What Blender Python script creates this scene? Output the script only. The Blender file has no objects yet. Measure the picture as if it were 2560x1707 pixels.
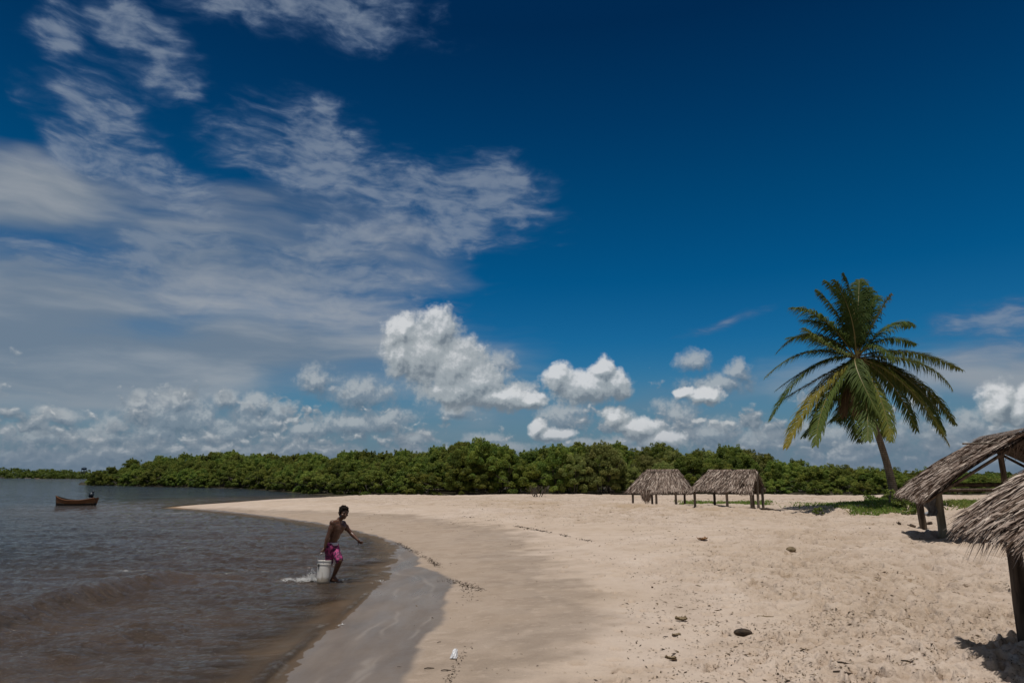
import bpy, bmesh, math, random
import numpy as np
from mathutils import Vector, Matrix, Quaternion
R = math.radians
random.seed(7)
rng = np.random.default_rng(11)
scene = bpy.context.scene
COL = scene.collection

# ------------------------------------------------------------------ camera
F = 1707.0                      # focal length in photo pixels (24 mm on 36 mm)
CZ = 2.35                       # eye height above the water, metres
PITCH = math.atan(333.5 / F)
cam_d = bpy.data.cameras.new('camera'); cam = bpy.data.objects.new('camera', cam_d)
COL.objects.link(cam); scene.camera = cam
cam_d.sensor_width = 36; cam_d.lens = 24; cam_d.clip_start = 0.05; cam_d.clip_end = 20000
cam.location = (0, 0, CZ); cam.rotation_euler = (math.pi/2 + PITCH, 0, 0)

def ray(px, py):
    x = (px-1280)/F; y = (853.5-py)/F
    return Vector((x, math.cos(PITCH)-y*math.sin(PITCH), math.sin(PITCH)+y*math.cos(PITCH)))
def ground(px, py, z=0.0):      # where the sight line of a photo pixel meets height z
    d = ray(px, py); t = (z-CZ)/d.z
    return Vector((d.x*t, d.y*t, z))
def at(px, py, Y):              # the point of a sight line at distance Y in front
    d = ray(px, py); t = Y/d.y
    return Vector((d.x*t, Y, CZ+d.z*t))
def azel(px, py):
    d = ray(px, py).normalized()
    return math.degrees(math.atan2(d.x, d.y)), math.degrees(math.asin(d.z))

# ------------------------------------------------------------------ render
scene.render.engine = 'CYCLES'
scene.cycles.use_denoising = True
scene.cycles.max_bounces = 6; scene.cycles.diffuse_bounces = 3; scene.cycles.glossy_bounces = 3
scene.cycles.transmission_bounces = 4; scene.cycles.transparent_max_bounces = 12
scene.cycles.sample_clamp_indirect = 6
vs = scene.view_settings
scene.display_settings.display_device = 'sRGB'
vs.view_transform = 'Standard'; vs.look = 'None'; vs.exposure = 0; vs.gamma = 1; vs.use_curve_mapping = False

# ------------------------------------------------------------------ tagging
def tag(o, label=None, cat=None, group=None, kind=None):
    if label: o['label'] = label
    if cat: o['category'] = cat
    if group: o['group'] = group
    if kind: o['kind'] = kind
    return o
def empty(name, loc=(0,0,0), rz=0.0, parent=None):
    o = bpy.data.objects.new(name, None); COL.objects.link(o)
    o.location = loc; o.rotation_euler = (0,0,rz); o.empty_display_size = .2
    if parent: o.parent = parent
    return o
def copy_tree(o, parent=None):
    c = o.copy(); COL.objects.link(c)
    if parent: c.parent = parent
    for ch in list(o.children): copy_tree(ch, c)
    return c

# ------------------------------------------------------------------ mesh builder
class MB:
    """collects vertices and faces (metres) and links them as one mesh object"""
    def __init__(s): s.v=[]; s.f=[]; s.m=[]; s.a=[]
    def quad(s, a, b, c, d, val=0.0, mi=0):
        i=len(s.v); s.v += [tuple(a),tuple(b),tuple(c),tuple(d)]; s.f.append((i,i+1,i+2,i+3)); s.m.append(mi); s.a += [val]*4
    def tri(s, a, b, c, val=0.0, mi=0):
        i=len(s.v); s.v += [tuple(a),tuple(b),tuple(c)]; s.f.append((i,i+1,i+2)); s.m.append(mi); s.a += [val]*3
    def tube(s, pts, rad, n=8, val=0.0, mi=0, cap=True, wob=0.0, oval=1.0):
        pts=[Vector(p) for p in pts]; base=len(s.v); k=len(pts)
        if not hasattr(rad,'__len__'): rad=[rad]*k
        up=None
        for i,p in enumerate(pts):
            t=(pts[min(i+1,k-1)]-pts[max(i-1,0)]).normalized()
            if up is None: up = Vector((0,0,1)) if abs(t.z)<.9 else Vector((1,0,0))
            x=t.cross(up).normalized(); y=x.cross(t).normalized(); up=y
            for j in range(n):
                a=2*math.pi*j/n; r=rad[i]*(1+wob*(random.random()-.5))
                s.v.append(tuple(p+x*(r*math.cos(a))+y*(r*oval*math.sin(a)))); s.a.append(val)
        for i in range(k-1):
            for j in range(n):
                a=base+i*n+j; b=base+i*n+(j+1)%n
                s.f.append((a,b,b+n,a+n)); s.m.append(mi)
        if cap:
            s.f.append(tuple(base+j for j in range(n))[::-1]); s.m.append(mi)
            s.f.append(tuple(base+(k-1)*n+j for j in range(n))); s.m.append(mi)
    def lathe(s, prof, n=24, c=(0,0,0), val=0.0, mi=0):
        base=len(s.v); c=Vector(c)
        for r,z in prof:
            for j in range(n):
                a=2*math.pi*j/n; s.v.append((c.x+r*math.cos(a), c.y+r*math.sin(a), c.z+z)); s.a.append(val)
        for i in range(len(prof)-1):
            for j in range(n):
                a=base+i*n+j; b=base+i*n+(j+1)%n
                s.f.append((a,b,b+n,a+n)); s.m.append(mi)
    def box(s, lo, hi, M=None, val=0.0, mi=0):
        base=len(s.v)
        for z in (lo[2],hi[2]):
            for x,y in ((lo[0],lo[1]),(hi[0],lo[1]),(hi[0],hi[1]),(lo[0],hi[1])):
                p=Vector((x,y,z)); s.v.append(tuple(M@p if M else p)); s.a.append(val)
        for q in ((0,3,2,1),(4,5,6,7),(0,1,5,4),(1,2,6,5),(2,3,7,6),(3,0,4,7)):
            s.f.append(tuple(base+i for i in q)); s.m.append(mi)
    def blob(s, c, r, sub=3, amp=.15, freq=3.0, val=0.0, mi=0, seed=0, squash=(1,1,1)):
        bm=bmesh.new(); bmesh.ops.create_icosphere(bm, subdivisions=sub, radius=1)
        base=len(s.v); c=Vector(c)
        P=np.array([v.co[:] for v in bm.verts]); d=1+amp*2*(fbm3(P*freq+seed*7.13,4)-.5)
        for p,k in zip(P,d):
            q=Vector(p)*k*r; s.v.append((c.x+q.x*squash[0],c.y+q.y*squash[1],c.z+q.z*squash[2])); s.a.append(val)
        for f in bm.faces: s.f.append(tuple(base+v.index for v in f.verts)); s.m.append(mi)
        bm.free()
    def mesh(s, name, mats, smooth=False):
        me=bpy.data.meshes.new(name); me.from_pydata(s.v,[],s.f)
        for m in (mats if isinstance(mats,(list,tuple)) else [mats]): me.materials.append(m)
        me.polygons.foreach_set('material_index', s.m)
        at_=me.attributes.new('tone','FLOAT','POINT'); at_.data.foreach_set('value', np.array(s.a,dtype=np.float32))
        if smooth: me.polygons.foreach_set('use_smooth',[True]*len(s.f))
        me.update(); return me
    def build(s, name, mats, parent=None, smooth=False):
        o=bpy.data.objects.new(name, s.mesh(name,mats,smooth)); COL.objects.link(o)
        if parent: o.parent=parent
        return o

# ------------------------------------------------------------------ numpy noise
def _hash(ix, iy, iz=0):
    n = (ix.astype(np.int64)*374761393 + iy.astype(np.int64)*668265263 + np.int64(1)*iz*2147483647 ) & 0x7fffffff
    n = ((n ^ (n >> 13))*1274126177) & 0x7fffffff
    n = ((n ^ (n >> 16))*2246822519) & 0x7fffffff
    return ((n ^ (n>>15)) & 0xffffff)/float(0xffffff)
def vnoise(x, y, seed=0):
    x0=np.floor(x); y0=np.floor(y); fx=x-x0; fy=y-y0
    fx=fx*fx*fx*(fx*(fx*6-15)+10); fy=fy*fy*fy*(fy*(fy*6-15)+10)
    a=_hash(x0,y0,seed); b=_hash(x0+1,y0,seed); c=_hash(x0,y0+1,seed); d=_hash(x0+1,y0+1,seed)
    return (a*(1-fx)+b*fx)*(1-fy)+(c*(1-fx)+d*fx)*fy
def fbm(x, y, oct=5, seed=0, gain=.5, lac=2.03):
    t=0; a=1; n=0
    for i in range(oct):
        t=t+a*vnoise(x+i*17.3,y-i*9.1,seed+i); n+=a; a*=gain; x=x*lac; y=y*lac
    return t/n
def vnoise3(P, seed=0):
    I=np.floor(P); f=P-I; f=f*f*(3-2*f)
    def h(a,b,c): return _hash((I[:,0]+a)+57*(I[:,2]+c), (I[:,1]+b)+131*(I[:,2]+c), seed)
    r=0
    for a in (0,1):
        for b in (0,1):
            for c in (0,1):
                w=(f[:,0] if a else 1-f[:,0])*(f[:,1] if b else 1-f[:,1])*(f[:,2] if c else 1-f[:,2])
                r=r+w*h(a,b,c)
    return r
def fbm3(P, oct=4, seed=0):
    t=0; a=1; n=0
    for i in range(oct):
        t=t+a*vnoise3(P*(2.03**i)+i*11.7,seed+i); n+=a; a*=.5
    return t/n
def sstep(a,b,x):
    t=np.clip((x-a)/(b-a),0,1); return t*t*(3-2*t)

# ------------------------------------------------------------------ node expressions
class E:
    """a float or vector socket in a node tree, with arithmetic"""
    tree=None
    def __init__(s, sock): s.k=sock
    def _m(s, op, *o, clamp=False):
        n=E.tree.nodes.new('ShaderNodeMath'); n.operation=op; n.use_clamp=clamp
        for i,q in enumerate((s,)+o):
            if isinstance(q,E): E.tree.links.new(q.k, n.inputs[i])
            else: n.inputs[i].default_value=q
        return E(n.outputs[0])
    def __add__(s,o): return s._m('ADD',o)
    def __radd__(s,o): return s._m('ADD',o)
    def __sub__(s,o): return s._m('SUBTRACT',o)
    def __rsub__(s,o): return (s*-1)+o
    def __mul__(s,o): return s._m('MULTIPLY',o)
    def __rmul__(s,o): return s._m('MULTIPLY',o)
    def __truediv__(s,o): return s._m('DIVIDE',o)
    def max(s,o): return s._m('MAXIMUM',o)
    def min(s,o): return s._m('MINIMUM',o)
    def smax(s,o,k): return s._m('SMOOTH_MAX',o,k)
    def pow(s,o): return s._m('POWER',o)
    def clamp(s): return s._m('ADD',0.0,clamp=True)
    def step(s,a,b,lo=0.0,hi=1.0,smooth=True):
        n=E.tree.nodes.new('ShaderNodeMapRange'); n.interpolation_type='SMOOTHSTEP' if smooth else 'LINEAR'
        E.tree.links.new(s.k,n.inputs[0])
        for i,q in zip((1,2,3,4),(a,b,lo,hi)): n.inputs[i].default_value=q
        return E(n.outputs[0])
def node(tp, out=0, props=None, **ins):
    n=E.tree.nodes.new(tp)
    for k,v in (props or {}).items(): setattr(n,k,v)
    for k,v in ins.items():
        kk=k.replace('_',' ')
        sk=n.inputs[kk] if kk in n.inputs else n.inputs[int(k[1:])]
        if isinstance(v,E): E.tree.links.new(v.k,sk)
        else: sk.default_value=v
    return E(n.outputs[out])
def xyz(x,y,z=0.0): return node('ShaderNodeCombineXYZ',X=x,Y=y,Z=z)
def vmul(v,c): return node('ShaderNodeVectorMath',props={'operation':'MULTIPLY'},i0=v,i1=c)
def vadd(v,c): return node('ShaderNodeVectorMath',props={'operation':'ADD'},i0=v,i1=c)
def mapt(v,loc,rot,scale): return node('ShaderNodeMapping',props={'vector_type':'TEXTURE'},Vector=v,Location=loc,Rotation=(0,0,rot),Scale=scale)
def vlen(v): return node('ShaderNodeVectorMath',out=1,props={'operation':'LENGTH'},i0=v)
def noise(v,scale=1.0,detail=5.0,rough=.5,lac=2.0,dist=0.0,dim='2D',out=0):
    return node('ShaderNodeTexNoise',out=out,props={'noise_dimensions':dim},Vector=v,Scale=scale,Detail=detail,Roughness=rough,Lacunarity=lac,Distortion=dist)
def voro(v,scale=1.0,detail=0.0,rough=.5,dim='2D',feat='F1',out=0,**kw):
    return node('ShaderNodeTexVoronoi',out=out,props={'voronoi_dimensions':dim,'feature':feat},Vector=v,Scale=scale,Detail=detail,Roughness=rough,**kw)
def mixc(f,a,b,mode='MIX'):
    n=E.tree.nodes.new('ShaderNodeMix'); n.data_type='RGBA'; n.blend_type=mode
    for sk,v in ((n.inputs[0],f),(n.inputs[6],a),(n.inputs[7],b)):
        if isinstance(v,E): E.tree.links.new(v.k,sk)
        elif sk.type=='RGBA': sk.default_value=(*v[:3],1)
        else: sk.default_value=v
    return E(n.outputs[2])
def ramp(f,stops,interp='LINEAR'):
    n=E.tree.nodes.new('ShaderNodeValToRGB'); cr=n.color_ramp; cr.interpolation=interp
    E.tree.links.new(f.k,n.inputs[0])
    while len(cr.elements)>1: cr.elements.remove(cr.elements[-1])
    cr.elements[0].position=stops[0][0]; cr.elements[0].color=(*stops[0][1],1)
    for p,c in stops[1:]:
        e=cr.elements.new(p); e.color=(*c,1)
    return E(n.outputs[0])
def attr(name,out='Fac'):
    n=E.tree.nodes.new('ShaderNodeAttribute'); n.attribute_name=name; return E(n.outputs[out])
def objrand(): return E(E.tree.nodes.new('ShaderNodeObjectInfo').outputs['Random'])
def texco(out='Object'): return E(E.tree.nodes.new('ShaderNodeTexCoord').outputs[out])
def position(): return E(E.tree.nodes.new('ShaderNodeNewGeometry').outputs['Position'])
def lin(r,g,b):                 # sRGB 0-255 to linear
    return tuple((c/255/12.92 if c/255<=.04045 else ((c/255+.055)/1.055)**2.4) for c in (r,g,b))
def material(name):
    m=bpy.data.materials.new(name); m.use_nodes=True; E.tree=m.node_tree
    b=m.node_tree.nodes['Principled BSDF']
    def setp(**kw):
        for k,v in kw.items():
            sk=b.inputs[k.replace('_',' ')]
            if isinstance(v,E): E.tree.links.new(v.k,sk)
            elif sk.type=='RGBA': sk.default_value=(*v[:3],1)
            else: sk.default_value=v
    return m,setp,b
def bump(h,strength=.5,distance=.05):
    return node('ShaderNodeBump',Height=h,Strength=strength,Distance=distance)
# ------------------------------------------------------------------ light and sky
SUN_EL, SUN_AZ = 79.0, -165.0          # degrees; azimuth from straight ahead, left negative
sd = bpy.data.lights.new('sun','SUN'); so = bpy.data.objects.new('sun', sd); COL.objects.link(so)
sd.energy = 3.0; sd.angle = R(.53); sd.color = (1.0,.96,.905)
sdir = Vector((math.sin(R(SUN_AZ))*math.cos(R(SUN_EL)), math.cos(R(SUN_AZ))*math.cos(R(SUN_EL)), math.sin(R(SUN_EL))))
so.rotation_euler = (-sdir).to_track_quat('-Z','Y').to_euler(); so.location = (0,0,60)

world = bpy.data.worlds.new('World'); scene.world = world; world.use_nodes = True
world.cycles.sampling_method='MANUAL'; world.cycles.sample_map_resolution=512
wt = world.node_tree; E.tree = wt
bg = wt.nodes['Background']

# --- the cumulus outline field: every lobe of every cloud by direction (photo pixel -> azimuth, elevation)
def blob(px,py,rx,ry,rot=0):
    a,e=azel(px,py); a2,_=azel(px+rx,py); _,e2=azel(px,py-ry)
    return (a,e,a2-a,e2-e,rot)
NEARCU = [   # crisp white heaps
 (1010,835,56,56),(1098,825,54,66),(1058,885,105,90),(1135,915,95,90),(1185,958,92,70),(1250,992,92,38),(1325,1002,52,24),(1150,978,118,48),(1005,890,46,66),
 (1510,925,32,42),(1400,945,48,42),(1470,968,108,50),(1535,962,48,46),
 (1765,990,50,26),(1712,982,28,16),
 (1540,1042,40,30),(1595,1070,62,32),(1660,1100,70,32),(1345,1072,30,28),(1385,1088,62,22),
 (2500,1005,60,62),(2555,1025,60,60),(2600,990,60,50)]
FARCU = [    # duller grey heaps behind and below
 (440,1005,74,52),(500,1050,76,56),(555,1088,95,44),(350,1012,50,48),(290,1060,70,34),(640,1012,66,42),(565,998,50,36),(700,1035,70,40),
 (95,1092,130,40),(790,950,70,50),(900,985,120,55),(1140,1028,62,28),(760,1078,90,36),(1030,1098,80,30),(1210,1098,80,26),
 (1258,905,46,36),(1735,905,54,40),(1850,930,44,38),(1790,962,120,34),(1690,1040,80,52),(1400,1045,90,48),(1300,970,60,30),
 (560,1080,150,60),(430,1040,150,70),(650,1055,140,60),(250,1095,150,50),(880,1060,150,50),(380,1085,150,60),(150,1040,90,30),(960,1050,120,44),(2420,1065,90,52),
 (1780,1085,110,56),(1900,1105,110,50),(2060,1090,140,66),(2220,1090,130,66),(2340,1090,120,70),(2310,1010,70,50),(2460,1110,150,80),
 (1500,1115,120,34),(1250,1125,130,30),(1040,1135,130,30),(820,1130,130,34),(600,1135,130,34),(300,1135,160,34),(80,1145,150,34)]
def field_group(name, blobs, k, off, nz):
    g = bpy.data.node_groups.new(name,'ShaderNodeTree')
    g.interface.new_socket('Vector',in_out='INPUT',socket_type='NodeSocketVector')
    [g.interface.new_socket(q,in_out='OUTPUT',socket_type='NodeSocketFloat') for q in 'HA']
    E.tree=g; gi=g.nodes.new('NodeGroupInput'); go=g.nodes.new('NodeGroupOutput')
    v=E(gi.outputs[0])
    warp=noise(v,.55,3,.55,out=1)
    wv=vadd(v,vmul(vadd(warp,(-.5,-.5,0)),(1.3,.9,0)))
    acc=None
    for px,py,rx,ry in blobs:
        a,e,ra,re,_=blob(px,py,rx,ry)
        src=wv if acc is None else node('ShaderNodeVectorMath',props={'operation':'MULTIPLY_ADD'},i0=acc,i1=(1e-7,1e-7,0),i2=wv)
        h=1.0-vlen(mapt(src,(a,e,0),0,(ra,re,1)))
        acc=h if acc is None else acc.smax(h,k)
    bil=voro(vadd(wv,vmul(vadd(noise(v,1.2,3,.5,out=1),(-.5,-.5,0)),(.8,.8,0))),.62,2.0,.5)
    fin=noise(v,1.25,6,.56)
    acc=acc.max(-1.2)
    fi2=noise(v,3.1,5,.6)
    H=acc*1.1+off+(.45-bil)*(.34*nz)+(fin-.5)*(.46*nz)+(fi2-.5)*(.30*nz)
    g.links.new(H.k,go.inputs[0]); g.links.new(acc.k,go.inputs[1]); E.tree=wt
    return g
def use(g,v):
    n=wt.nodes.new('ShaderNodeGroup'); n.node_tree=g; wt.links.new(v.k,n.inputs[0]); return E(n.outputs[0]),E(n.outputs[1])
gN=field_group('heaps_near',NEARCU,.26,.27,.80); gF=field_group('heaps_far',FARCU,.25,.14,1.0)
def bank_group():
    g = bpy.data.node_groups.new('heap_bank','ShaderNodeTree')
    g.interface.new_socket('Vector',in_out='INPUT',socket_type='NodeSocketVector')
    g.interface.new_socket('H',in_out='OUTPUT',socket_type='NodeSocketFloat')
    E.tree=g; gi=g.nodes.new('NodeGroupInput'); go=g.nodes.new('NodeGroupOutput'); v=E(gi.outputs[0])
    wv=vadd(v,vmul(vadd(noise(v,.7,3,.5,out=1),(-.5,-.5,0)),(1.4,.9,0)))
    H=noise(vmul(wv,(.20,.40,0)),1.0,6,.5)*2.2+(.42-voro(vmul(wv,(.62,.82,0)),1.0,2.0,.55))*.75+(noise(v,2.6,5,.6)-.5)*.34
    g.links.new(H.k,go.inputs[0]); E.tree=wt; return g
gB=bank_group()

d = texco('Generated')
sep = wt.nodes.new('ShaderNodeSeparateXYZ'); wt.links.new(d.k,sep.inputs[0])
X,Y,Z=(E(o) for o in sep.outputs)
az = X._m('ARCTAN2',Y)*57.29578
el = Z._m('ARCSINE')*57.29578
P = xyz(az,el)

# clear sky: Nishita, deepened by elevation as a polarised sky is
nish = wt.nodes.new('ShaderNodeTexSky'); nish.sky_type='NISHITA'; nish.sun_disc=False
nish.sun_elevation=R(SUN_EL); nish.sun_rotation=R(SUN_AZ); nish.altitude=0; nish.air_density=1; nish.dust_density=.6; nish.ozone_density=2.0
SKY_TINT = [(max(0,azel(1600,y)[1])/50,c) for y,c in ((1187,(.30,.47,.58)),(1000,(.13,.43,.60)),(850,(.040,.365,.585)),(700,(.006,.305,.515)),
            (500,(.002,.250,.425)),(300,(.002,.185,.340)),(50,(.002,.120,.240)))]
tint = ramp((el/50.0).clamp(), SKY_TINT)
sky = E(nish.outputs[0])
if tint: sky = mixc(1.0, sky, tint, 'MULTIPLY')
scale = 10.0      # Background strength is 0.1: cloud colours below are written as seen and multiplied by this
def C(r,g,b): return tuple(c*scale for c in lin(r,g,b))

# thin high sheets (cirrus and altocumulus)
w1=noise(vmul(P,(.09,.14,0)),1.0,3,.5,out=1)
Pw=vadd(P,vmul(vadd(w1,(-.5,-.5,0)),(6,3.4,0)))
def sheet(blobs,k=.3):
    acc=None
    for px,py,rx,ry,rot,wgt in blobs:
        a,e,ra,re,_=blob(px,py,rx,ry)
        h=(1.0-vlen(mapt(Pw,(a,e,0),R(rot),(ra,re,1))))*wgt
        acc=h if acc is None else acc.smax(h,k)
    return acc.max(-.8)
m1=sheet([(175,262,50,80,0,.85),(170,365,100,80,20,1.0),(250,300,130,90,-30,.45),(340,420,210,72,-14,1.0),(760,330,150,105,0,1.0),(830,430,270,105,-10,1.15),(1060,490,260,90,-10,1.1),(1250,480,120,85,-20,1.0),(1000,590,300,62,4,1.0),
          (640,690,460,95,2,1.1),(860,760,260,80,0,.9),(480,500,130,60,-10,.7),(170,80,60,100,0,.62),(330,60,100,90,0,.7),(405,150,74,88,-35,.7),(455,205,60,46,0,.5),(600,30,190,50,0,.8),(790,30,280,62,-4,1.0),(960,20,120,60,0,.6),
          (1850,800,95,13,16,.55),(2480,900,210,64,14,.8),(2520,800,210,40,14,.5)])
st=noise(vmul(Pw,(.16,.42,0)),1.0,8,.56,dist=.15)
rp=noise(vmul(vadd(P,vmul(vadd(w1,(-.5,-.5,0)),(4,2,0))),(.42,1.25,0)),1.0,5,.55,dist=.25)
mk=noise(vmul(vadd(P,vmul(vadd(w1,(-.5,-.5,0)),(2,1,0))),(.85,1.9,0)),1.0,4,.55)
tex=(st-.5)*1.1+(rp-.5)*.85+(mk-.5)*.42
dens=(m1+(st-.5)*1.05+(rp-.5)*.55).step(-.48,.62)*(tex+.74)
cirA=dens.step(0.0,1.0)*.72
cirC=mixc(dens.step(.25,1.1),C(80,106,141),C(130,143,161))
col=mixc(cirA,sky,cirC)
# broad pale veil low on the left
m2=sheet([(60,500,360,110,8,1.1),(520,640,520,150,0,.55),(-100,820,700,260,10,1.3),(150,900,760,150,2,1.2),(620,880,640,140,0,1.0),(1500,1010,900,70,0,.35),(2500,960,420,90,0,.5)],.4)
st2=noise(vmul(vadd(P,vmul(vadd(w1,(-.5,-.5,0)),(6,2.0,0))),(.05,.26,0)),1.0,6,.5)
veil=(m2*1.15+.12+(st2-.5)*1.35).step(-.10,.95)
veilC=mixc(st2.step(.35,.7),C(114,128,143),C(158,163,168))
col=mixc(veil*.86,col,veilC)

back=(Y*-1.0+.35).step(0.0,.7).max(el.step(48.0,66.0))
cl=noise(vmul(d,(2.2,2.2,3.5)),1.0,5,.55,dim='3D')
col=mixc(back*cl.step(.30,.56)*.85,col,C(128,130,130))  # unseen cloud added behind and overhead to neutralise and lift the blue fill
high=col
# pale air towards the horizon
hz=el.step(0.0,11.0,1.0,0.0)
col=mixc(hz.pow(1.3)*.78,col,C(98,118,138))

def heaps(col,g,dark,mid,light,edge,amount,kshade):
    h0,a0=use(g,P); h1,a1=use(g,vadd(P,(-.14,.36,0))); h2=use(g,vadd(P,(-.3,1.1,0)))[1]
    a=h0.step(0.02,edge)*el.step(15.0,14.2)
    s=(h0-h1)*kshade+(a0-h2)*.38+.40
    s=s+(noise(P,.9,5,.55)-.5)*.26
    c=mixc(s.step(-.05,.42),dark,mid); c=mixc(s.step(.40,.95),c,light)
    c=mixc(el.step(.5,5.0,.55,0.0),c,C(104,121,139))
    return mixc(a*amount,col,c)
col=heaps(col,gF,C(98,113,128),C(124,136,148),C(170,176,180),.8,.80,1.0)
# low bank of small heaps along the whole horizon
def useb(v):
    n=wt.nodes.new('ShaderNodeGroup'); n.node_tree=gB; wt.links.new(v.k,n.inputs[0]); return E(n.outputs[0])
b0=useb(P); b1=useb(vadd(P,(-.12,.34,0)))
thr=el.step(0.0,10.0,.42,1.78,smooth=False)-az.step(-4.0,-18.0)*.26-az.step(-2.0,8.0)*.16
Hb=b0-thr
sb=(b0-b1)*.85+.40+(noise(vmul(P,(.3,.6,0)),1.0,4,.5)-.5)*.7
bc=mixc(sb.step(.0,.5),C(100,116,131),C(132,143,153)); bc=mixc(sb.step(.45,1.0),bc,C(186,190,192))
bc=mixc(el.step(.3,4.5,.55,0.0),bc,C(106,122,138))
col=mixc(Hb.step(0.0,.55)*.9*el.step(10.5,6.5),col,bc)
col=heaps(col,gN,C(112,123,133),C(156,164,169),C(210,212,214),.55,.92,.95)
# the last degree above the horizon is all air
col=mixc(el.step(-.3,2.6,.65,0.0),col,C(100,119,138))
# below the horizon (never seen directly): dull ground light
col=mixc(el.step(-.6,-3.0),col,C(70,70,66))
# heaps live only near the horizon: above them the plain high sky is used
wt.links.new(col.k,bg.inputs['Color']); bg.inputs['Strength'].default_value=.1
bg2=wt.nodes.new('ShaderNodeBackground'); wt.links.new(high.k,bg2.inputs['Color']); bg2.inputs['Strength'].default_value=.1
ms=wt.nodes.new('ShaderNodeMixShader'); wt.links.new(el._m('GREATER_THAN',15.2).k,ms.inputs[0])
wt.links.new(bg.outputs[0],ms.inputs[1]); wt.links.new(bg2.outputs[0],ms.inputs[2])
wt.links.new(ms.outputs[0],wt.nodes['World Output'].inputs['Surface'])
# ------------------------------------------------------------------ ground and water
def gpts(pix, z=0.0): return [tuple(ground(x,y,z)[:2]) for x,y in pix]
def sdist(X, Y, poly):
    """signed distance to a closed polygon, positive inside"""
    d=np.full(X.shape,1e9); ins=np.zeros(X.shape,bool); n=len(poly)
    for i in range(n):
        (x0,y0),(x1,y1)=poly[i],poly[(i+1)%n]
        ex,ey=x1-x0,y1-y0; L=ex*ex+ey*ey+1e-12
        t=np.clip(((X-x0)*ex+(Y-y0)*ey)/L,0,1)
        d=np.minimum(d,(X-x0-t*ex)**2+(Y-y0-t*ey)**2)
        if abs(ey)>1e-12:
            c=((y0>Y)!=(y1>Y))&(X<ex*(Y-y0)/ey+x0); ins^=c
    return np.where(ins,1,-1)*np.sqrt(d)
def pdist(X, Y, line):
    d=np.full(X.shape,1e9); par=np.zeros(X.shape); sgn=np.zeros(X.shape); n=len(line)-1
    for i in range(n):
        (x0,y0),(x1,y1)=line[i],line[i+1]
        ex,ey=x1-x0,y1-y0; L=ex*ex+ey*ey+1e-12
        t=np.clip(((X-x0)*ex+(Y-y0)*ey)/L,0,1)
        q=(X-x0-t*ex)**2+(Y-y0-t*ey)**2
        m=q<d; d=np.where(m,q,d); par=np.where(m,(i+t)/n,par); sgn=np.where(m,np.sign(ex*(Y-y0)-ey*(X-x0)),sgn)
    return np.sqrt(d),par,sgn
SHORE = [(-3.6,-60),(-3.3,2)] + gpts([(698,1707),(783,1600),(849,1562),(905,1500),(955,1458),(975,1415),(990,1385),(1000,1365),(960,1345),(900,1330),(800,1310),(720,1298),(640,1288),(540,1278),(470,1271),
        (440,1268),(455,1265),(500,1261),(560,1257),(650,1250),(760,1246),(870,1241.5)]) + [(-8,77),(0,79),(20,78),(45,76),(80,80),(140,90),(400,120),(400,-60)]
WETP = [(-30,-60),(-1.6,-60),(-1.5,2)] + gpts([(1019,1704),(1043,1634),(1081,1572),(1116,1545),(1108,1522),(1124,1487),(1134,1452),(1105,1429),(1047,1410),(1035,1371),(1000,1352),(940,1332),(880,1318),(800,1303),(700,1289),(620,1280),(540,1272),(470,1268)],.09)+[(-25,50),(-60,60)]
DAMPP = [(-30,-60),(.9,-60),(.8,3)] + gpts([(1390,1707),(1395,1660),(1420,1610),(1475,1560),(1490,1520),(1450,1470),(1390,1420),(1330,1370),(1270,1325),(1150,1302),(1000,1287),(850,1278),(700,1272),(560,1265)],.22)+[(-25,52),(-60,60)]
MANGROVE = gpts([(220,1211.5),(300,1213),(400,1215.5),(520,1218),(640,1220.5),(700,1225),(756,1230),(833,1235.5),(900,1238)])+[(-8,78),(0,79.5),(20,78.5),(45,76.5),(60,74),(80,76),(120,90),(300,140),(300,210),(40,190),(-60,230),(-120,260),(-140,230)]
FARSHORE = gpts([(-400,1194.3),(0,1195),(120,1195.6),(260,1196.4),(420,1196.8)])+[(-100,520),(0,460),(200,330),(500,300),(900,500),(900,1500),(-1500,1500),(-900,600)]

def polar(rs, angs):
    Rr,A=np.meshgrid(rs,angs,indexing='ij')
    return (Rr*np.sin(A)).ravel(),(Rr*np.cos(A)).ravel(),len(rs),len(angs)
def angset(fine):
    a=np.radians(np.arange(-46,46.0001,fine)); b=np.radians(np.arange(49,311.01,3.0))
    return np.concatenate([a,b])
def rset(lo,hi,f,tail):
    r=[lo]
    while r[-1]<hi: r.append(r[-1]*(1+f*max(1.0,(r[-1]/22)**.55)))
    while r[-1]<tail: r.append(r[-1]*1.25)
    return np.array(r)
BANK=gpts([(1120,1252),(1300,1262),(1480,1272),(1650,1278),(1800,1282),(1960,1290)],.35)
def gbank(X,Y):
    d,t,_=pdist(X,Y,BANK); return np.exp(-(d/3.2)**2)*np.clip(np.minimum(t,1-t)*6,0,1)
def ground_height(X,Y):
    """land height, before the small trampled detail"""
    s=sdist(X,Y,SHORE)
    land=.42*(1-np.exp(-np.maximum(s,0)*.078/.42))
    hum=(fbm(X*.16+3,Y*.16,4,5)-.5)*.34*sstep(3,14,s) + .10*np.exp(-((s-9)/2.5)**2)
    bank=gbank(X,Y)
    pm=at(2232,1252,38.0); hm=.42*np.exp(-(((X-pm.x)/4.2)**2+((Y-38.6)/3.0)**2))
    hum=hum+hm+bank*.26*(.7+.6*(fbm(X*.3,Y*.3,3,15)))
    h=np.where(s>0,land+hum,np.maximum(s*.07,-1.4))
    m=sdist(X,Y,MANGROVE); h=np.maximum(h,np.where(m>-2,.10+.04*np.clip(m,-2,3),-9))
    f=sdist(X,Y,FARSHORE); h=np.maximum(h,np.where(f>-4,.1+np.clip(f,-4,20)*.03,-9))
    return h,s
def gz(x,y):
    return float(ground_height(np.array([x]),np.array([y]))[0][0])
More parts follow.
